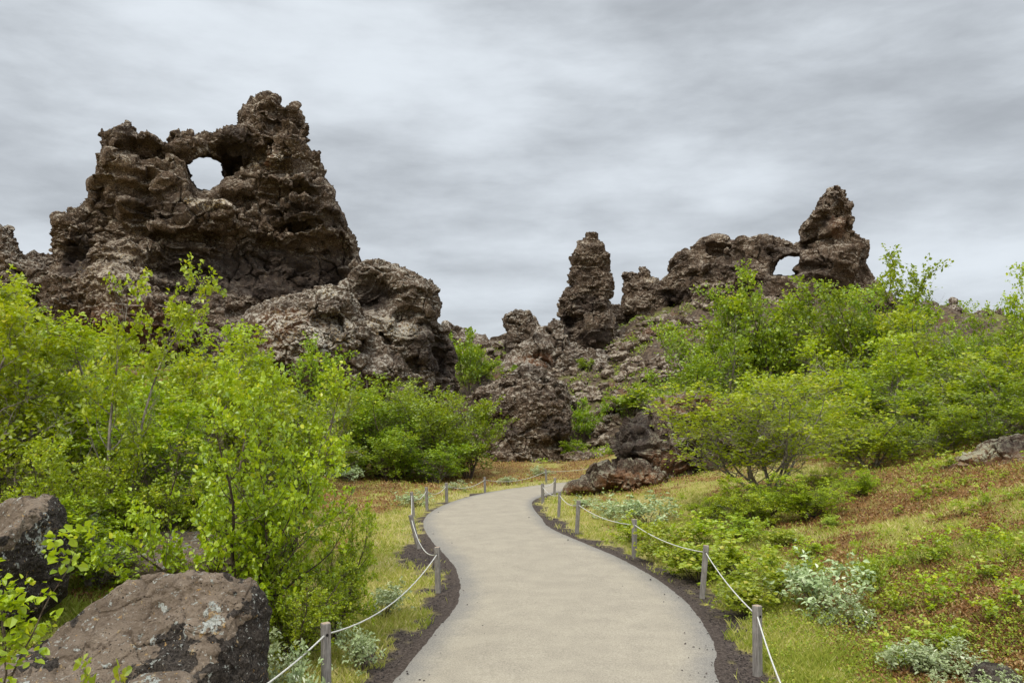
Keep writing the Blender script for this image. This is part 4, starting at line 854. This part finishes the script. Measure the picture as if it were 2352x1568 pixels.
ORD = ['leftmost', 'second from the left', 'third from the left', 'fourth from the left', 'middle one', 'fourth from the right', 'third from the right', 'second from the right', 'rightmost']
for rw, (py, Y, rn) in enumerate([(1470, 7.4, 'lowest'), (1380, 8.6, 'second'), (1300, 9.8, 'third'), (1225, 11.3, 'fourth'), (1160, 13.2, 'fifth'), (1110, 15.4, 'highest')]):
    for q in range(9):
        x0_ = 1985 + 8 * rw; px = x0_ + (2400 - x0_) * (q + g_.uniform(.1, .9)) / 9; Yq = Y * g_.uniform(.96, 1.04); x_ = (px - CX) / FPX * Yq; zz = float(H(x_, Yq)[0]); hg = g_.uniform(.08, .36)
        place(sap[(q + rw) % 2], px, Yq, HOR - (zz + hg - CAMH) / Yq * FPX, g_.uniform(.2, .6) / Yq * FPX, 'birch sapling on the heather slope, %s in the %s row up' % (ORD[q], rn), 'sapling', GP)
place(sap[0], 290, 4.9, 1505, 110, 'small green sprigs growing at the foot of the large lichened boulder', 'plant', None)
for i, (px, Y, top, wd, lb) in enumerate([
    (1860, 8.9, 1270, 230, 'big silvery willow shrub on the heather right of the two nearest rope posts'), (1930, 8.5, 1340, 140, 'silvery willow shrub at the right foot of the big willow'),
    (1480, 16.5, 1130, 170, 'silvery willow shrub between the far rope posts and the twiggy birch'), (1400, 18, 1145, 120, 'silvery willow shrub next to the fourth right rope post'),
    (1340, 20, 1138, 90, 'small silvery willow at the foot of the lava tongue'), (1680, 15.6, 1140, 180, 'silvery willow shrub under the twiggy birch'),
    (2060, 6.9, 1450, 170, 'silvery willow patch in the lower right foreground, left end'), (2160, 6.8, 1465, 180, 'silvery willow patch in the lower right foreground, right of the first'),
    (2260, 7.3, 1430, 150, 'silvery willow patch near the right edge, bottom foreground'), (2340, 7.6, 1390, 120, 'brown-stemmed silvery willow at the right edge, lower foreground'),
    (2250, 6.0, 1530, 130, 'silvery willow sprig in front of the small dark stone'), (2130, 6.0, 1535, 80, 'lone silvery willow sprig at the bottom edge'),
    (215, 8.2, 1150, 170, 'silvery willow between the two big left boulders'), (640, 6.5, 1450, 170, 'silvery willow behind the rope left of the nearest left post'),
    (840, 7.3, 1420, 130, 'silvery willow right of the nearest left post, by the dark verge'), (700, 5.9, 1480, 120, 'green-silver willow below the rope in the bottom left'),
    (890, 9.2, 1330, 120, 'willow shrub left of the rope between the first two left posts'), (250, 12, 1130, 100, 'faint silvery willow under the left birches'),
    (960, 20.5, 1125, 150, 'silvery willow strip behind the leaning left post'), (1050, 24.5, 1100, 150, 'silvery willow strip left of the seventh left post'),
    (1160, 27.5, 1090, 170, 'silvery willow strip behind the far rope'), (1240, 33, 1068, 120, 'silvery willow at the far side of the path end'), (800, 27, 1068, 120, 'silvery willow at the front left corner of the thicket')]):
    place(will[i % 2], px, Y, top, wd, lb, 'willow shrub', GW)

# twigs reaching in at the lower left corner
tw = make_tree('birch_shrub', 161, .9, .36, 5, 6, 4, 7, .055, m_leaf, m_bark2, True, low=.2, rough=1.2, stemr=.009)
tw.location = P(-10, 1600, 4.0); tw['_x'] = 1
tw.scale = (.9, .9, .88); tag(tw, 'thin young birch sprigs with red twigs reaching in at the lower left corner', 'birch bush', GL)
for o in list(C.collection.objects):
    for kk in ('_h', '_r', '_x'):
        if kk in o: del o[kk]
print('plants', round(time.time() - T0, 1))

# ------------------------------------------------------------------ ground cover
def cover_mat(name, cols, trans=.3):
    return leaf_mat(name, *cols, trans, .03)
m_grass = cover_mat('dry_grass', ((.22, .28, .03), (.44, .44, .09), (.70, .60, .28)))
m_heath = cover_mat('heather_sprigs', ((.14, .072, .024), (.34, .19, .055), (.52, .38, .15)), .15)
m_herb = cover_mat('small_leaves', ((.14, .20, .012), (.30, .37, .025), (.46, .45, .06)))
def scatter(n, q0=1 / 5.2, q1=1 / 44., seed=1):
    g = np.random.default_rng(seed); px = g.uniform(-150, 2500, n); Y = 1 / g.uniform(q1, q0, n); x = (px - CX) / FPX * Y
    return g, px, x, Y
def blades(name, g, x, y, z, hgt, wid, lean, m, rnd):
    n = len(x); a = g.uniform(0, 2 * math.pi, n); b = g.uniform(0, 2 * math.pi, n)
    base = np.c_[x, y, z - .005]; sd = np.c_[np.cos(a), np.sin(a), a * 0] * wid[:, None] * .5; ld = np.c_[np.cos(b), np.sin(b), b * 0] * (lean * hgt)[:, None]
    V = np.stack([base - sd, base + sd, base + sd * .7 + ld * .4 + np.c_[a * 0, a * 0, hgt * .6], base + ld + np.c_[a * 0, a * 0, hgt]], 1)
    bb = np.arange(n)[:, None] * 4
    return mesh_np(name, V.reshape(-1, 3), bb + np.array([[0, 1, 2, 3]]), m, False, {'rnd': np.repeat(rnd.astype(F32), 4)})
def masksel(x, y): return ground_masks(x, y)
g, px, x, y = scatter(430000, seed=2)
gv, he, rk, gn = masksel(x, y); dpath = path_d(x.astype(F32), y.astype(F32))
keep = (dpath > .05) & ((g.random(len(x)) > gv * 1.0 + (gv > .5)) | ((gv > .5) & (g.random(len(x)) < .9 * sstep(.25, .5, fbm(np.c_[x, y, x * 0] / .3, 3, 91))))) & (g.random(len(x)) > he * .85) & (y < 42)
xs, ys, gns = x[keep], y[keep], gn[keep]; zs = H(xs, ys)
sc = .75 + ys / 16; hh = g.uniform(.02, .075, len(xs)) * (1 + ys / 40) * (1 + .5 * fbm(np.c_[xs, ys, xs * 0] / .5, 2, 71))
o = blades('grass', g, xs, ys, zs, hh, g.uniform(.004, .009, len(xs)) * sc, g.uniform(.2, .9, len(xs)), m_grass, np.clip(.70 - .45 * gns + g.normal(0, .28, len(xs)), 0, 1))
tag(o, 'short dry yellow and green grass covering the meadow and verges', 'grass', kind='stuff')
g, px, x, y = scatter(480000, seed=3)
gv, he, rk, gn = masksel(x, y); dpath = path_d(x.astype(F32), y.astype(F32))
keep = (dpath > .1) & (gv < .3) & (g.random(len(x)) < he) & (y < 42)
xs, ys = x[keep], y[keep]; zs = H(xs, ys); sc = .8 + ys / 14
n = len(xs)
o = leafmesh('heather', np.c_[xs, ys, zs + g.uniform(0, .05, n)], g.normal(0, .6, (n, 3)) + np.array([0, -.3, .6]), g.normal(0, 1, (n, 3)), g.uniform(.014, .034, n) * sc, m_heath, False, g, None, .5, np.clip(g.normal(.45, .3, n) + .5 * fbm(np.c_[xs, ys, xs * 0] / .4, 3, 73), 0, 1))
tag(o, 'low brown and rust heather matted over the slope and meadow', 'heather', kind='stuff')
g, px, x, y = scatter(420000, seed=4)
gv, he, rk, gn = masksel(x, y); p3 = np.c_[x, y, x * 0].astype(F32)
cl_ = .6 * fbm(p3 / .9, 2, 75) + .7 * fbm(p3 / .28, 2, 76); dens_ = .6 * sstep(.05, .42, cl_ + .22 * sstep(800, 300, px) + .15 * sstep(1350, 1500, px) + .02 * sstep(1950, 2100, px))
keep = (path_d(x.astype(F32), y.astype(F32)) > .3) & (gv < .15) & (g.random(len(x)) < dens_) & (y < 42)
xs, ys = x[keep], y[keep]; zs = H(xs, ys) + g.uniform(.01, 1., len(xs)) * (.05 + .30 * np.clip(cl_[keep], 0, .6)); n = len(xs)
o = leafmesh('ground_leaves', np.c_[xs, ys, zs], g.normal(0, .5, (n, 3)) + np.array([0, -.1, .8]), g.normal(0, 1, (n, 3)), g.uniform(.012, .026, n) * (.8 + ys / 14), m_herb, False, g, None, .6)
tag(o, 'small green leaves of blueberry and dwarf birch spread through the heather', 'ground cover', kind='stuff')

# loose gravel on the verges
g = np.random.default_rng(9); n = 60000; px = g.uniform(600, 2100, n); y = 1 / g.uniform(1 / 24, 1 / 5.2, n); x = (px - CX) / FPX * y
gv = ground_masks(x, y)[0]; dp = path_d(x.astype(F32), y.astype(F32)); keep = ((gv > .5) & (dp > .03)) | ((dp < 0) & (dp > -.35) & (g.random(n) < .10 * np.exp(dp / .10))) | ((dp < -.1) & (g.random(n) < .004)); x, y = x[keep], y[keep]; n = len(x); z = np.where(path_d(x.astype(F32), y.astype(F32)) < 0, .025, H(x, y))
r = g.uniform(.003, .012, n) * (.6 + y / 14); V = np.array([(1, 0, 0), (0, 1, 0), (-1, 0, 0), (0, -1, 0), (0, 0, .8)], F32)[None] * r[:, None, None] * g.uniform(.6, 1.3, (n, 5, 1)) + np.c_[x, y, z][:, None]
bb = np.arange(n)[:, None] * 5; Fq = np.concatenate([bb + np.array([[0, 1, 4]]), bb + np.array([[1, 2, 4]]), bb + np.array([[2, 3, 4]]), bb + np.array([[3, 0, 4]])])
m_grv, k, out = mat('scoria_gravel'); a = k.sep(k.attr('rnd'), True)
principled(k, out, k.mix(a[0], (.02, .016, .014), (.12, .095, .08)), .95)
o = mesh_np('gravel', V.reshape(-1, 3), Fq, m_grv, False, {'rnd': np.repeat(g.random(n).astype(F32) ** 2, 5)})
g = np.random.default_rng(19)
tag(o, 'dark loose scoria gravel along both path edges', 'gravel', kind='stuff')

# rubble on the far stony slope
def rubble_proto(seed, m):
    g = np.random.default_rng(seed); h = .17; x = np.arange(-1.3, 1.3, h, dtype=F32); Pg = np.stack(np.meshgrid(x, x, x, indexing='ij'), -1); pf = Pg.reshape(-1, 3)
    rad = np.array([1, .85, .7], F32); f = 1 - (np.abs(pf / rad) ** 2.4).sum(1) ** (1 / 2.4)
    for i in range(5):
        nrm = g.normal(0, 1, 3); nrm /= np.linalg.norm(nrm); f = np.minimum(f, g.uniform(.5, .75) - pf @ nrm.astype(F32))
    f = f + .35 * fbm(pf / .5, 3, seed); F_ = f.reshape(Pg.shape[:3]).astype(F32)
    return surfnet(F_, (x[0],) * 3, h)
rp = [rubble_proto(s, None) for s in (201, 202, 203)]
g = np.random.default_rng(12); Vs = []; Fs = []; nb = 0; cnt = 0
while cnt < 1900:
    px = g.uniform(1040, 1800) if g.random() < .85 else g.uniform(300, 1000); Y = g.uniform(40.5, 66); x = (px - CX) / FPX * Y
    if px < 1000 and Y < 40: continue
    v, f = rp[g.integers(3)]; s = .10 + .5 * g.random() ** 4; R3 = np.linalg.qr(g.normal(0, 1, (3, 3)))[0].astype(F32)
    if np.linalg.det(R3) < 0: R3[:, 0] *= -1
    v2 = v @ R3 * s * np.array([1.2, 1, .8], F32) + np.array([x, Y, float(H(x, Y)[0]) + s * .2], F32)
    Vs.append(v2); Fs.append(f + nb); nb += len(v2); cnt += 1
Vr = np.concatenate(Vs); Fr = np.concatenate(Fs)
mk = np.zeros((len(Vr), 3), F32); mk[:, 0] = .3
o = mesh_np('rubble', Vr, Fr, m_lava, False, {'mask': mk}); tag(o, 'loose lava rubble strewn over the stony slope below the pillar', 'rubble', kind='stuff')
# moss and leafy patches over the far slope
g = np.random.default_rng(13); n = 60000; px = g.uniform(1040, 1800, n); y = g.uniform(40, 66, n); x = (px - CX) / FPX * y; p3 = np.c_[x, y, x * 0].astype(F32)
keep = g.random(n) < sstep(.05, .4, fbm(p3 / 1.8, 3, 81) + .12); x, y = x[keep], y[keep]; n = len(x); z = H(x, y) + g.uniform(.0, .25, n)
o = leafmesh('slope_plants', np.c_[x, y, z], g.normal(0, .6, (n, 3)) + np.array([0, -.3, .7]), g.normal(0, 1, (n, 3)), g.uniform(.06, .14, n), m_herb, False, g, None, .7)
tag(o, 'scattered mossy greenery on the stony slope below the pillar', 'ground cover', kind='stuff')
print('done', round(time.time() - T0, 1), 'verts', sum(len(m.vertices) for m in bpy.data.meshes))
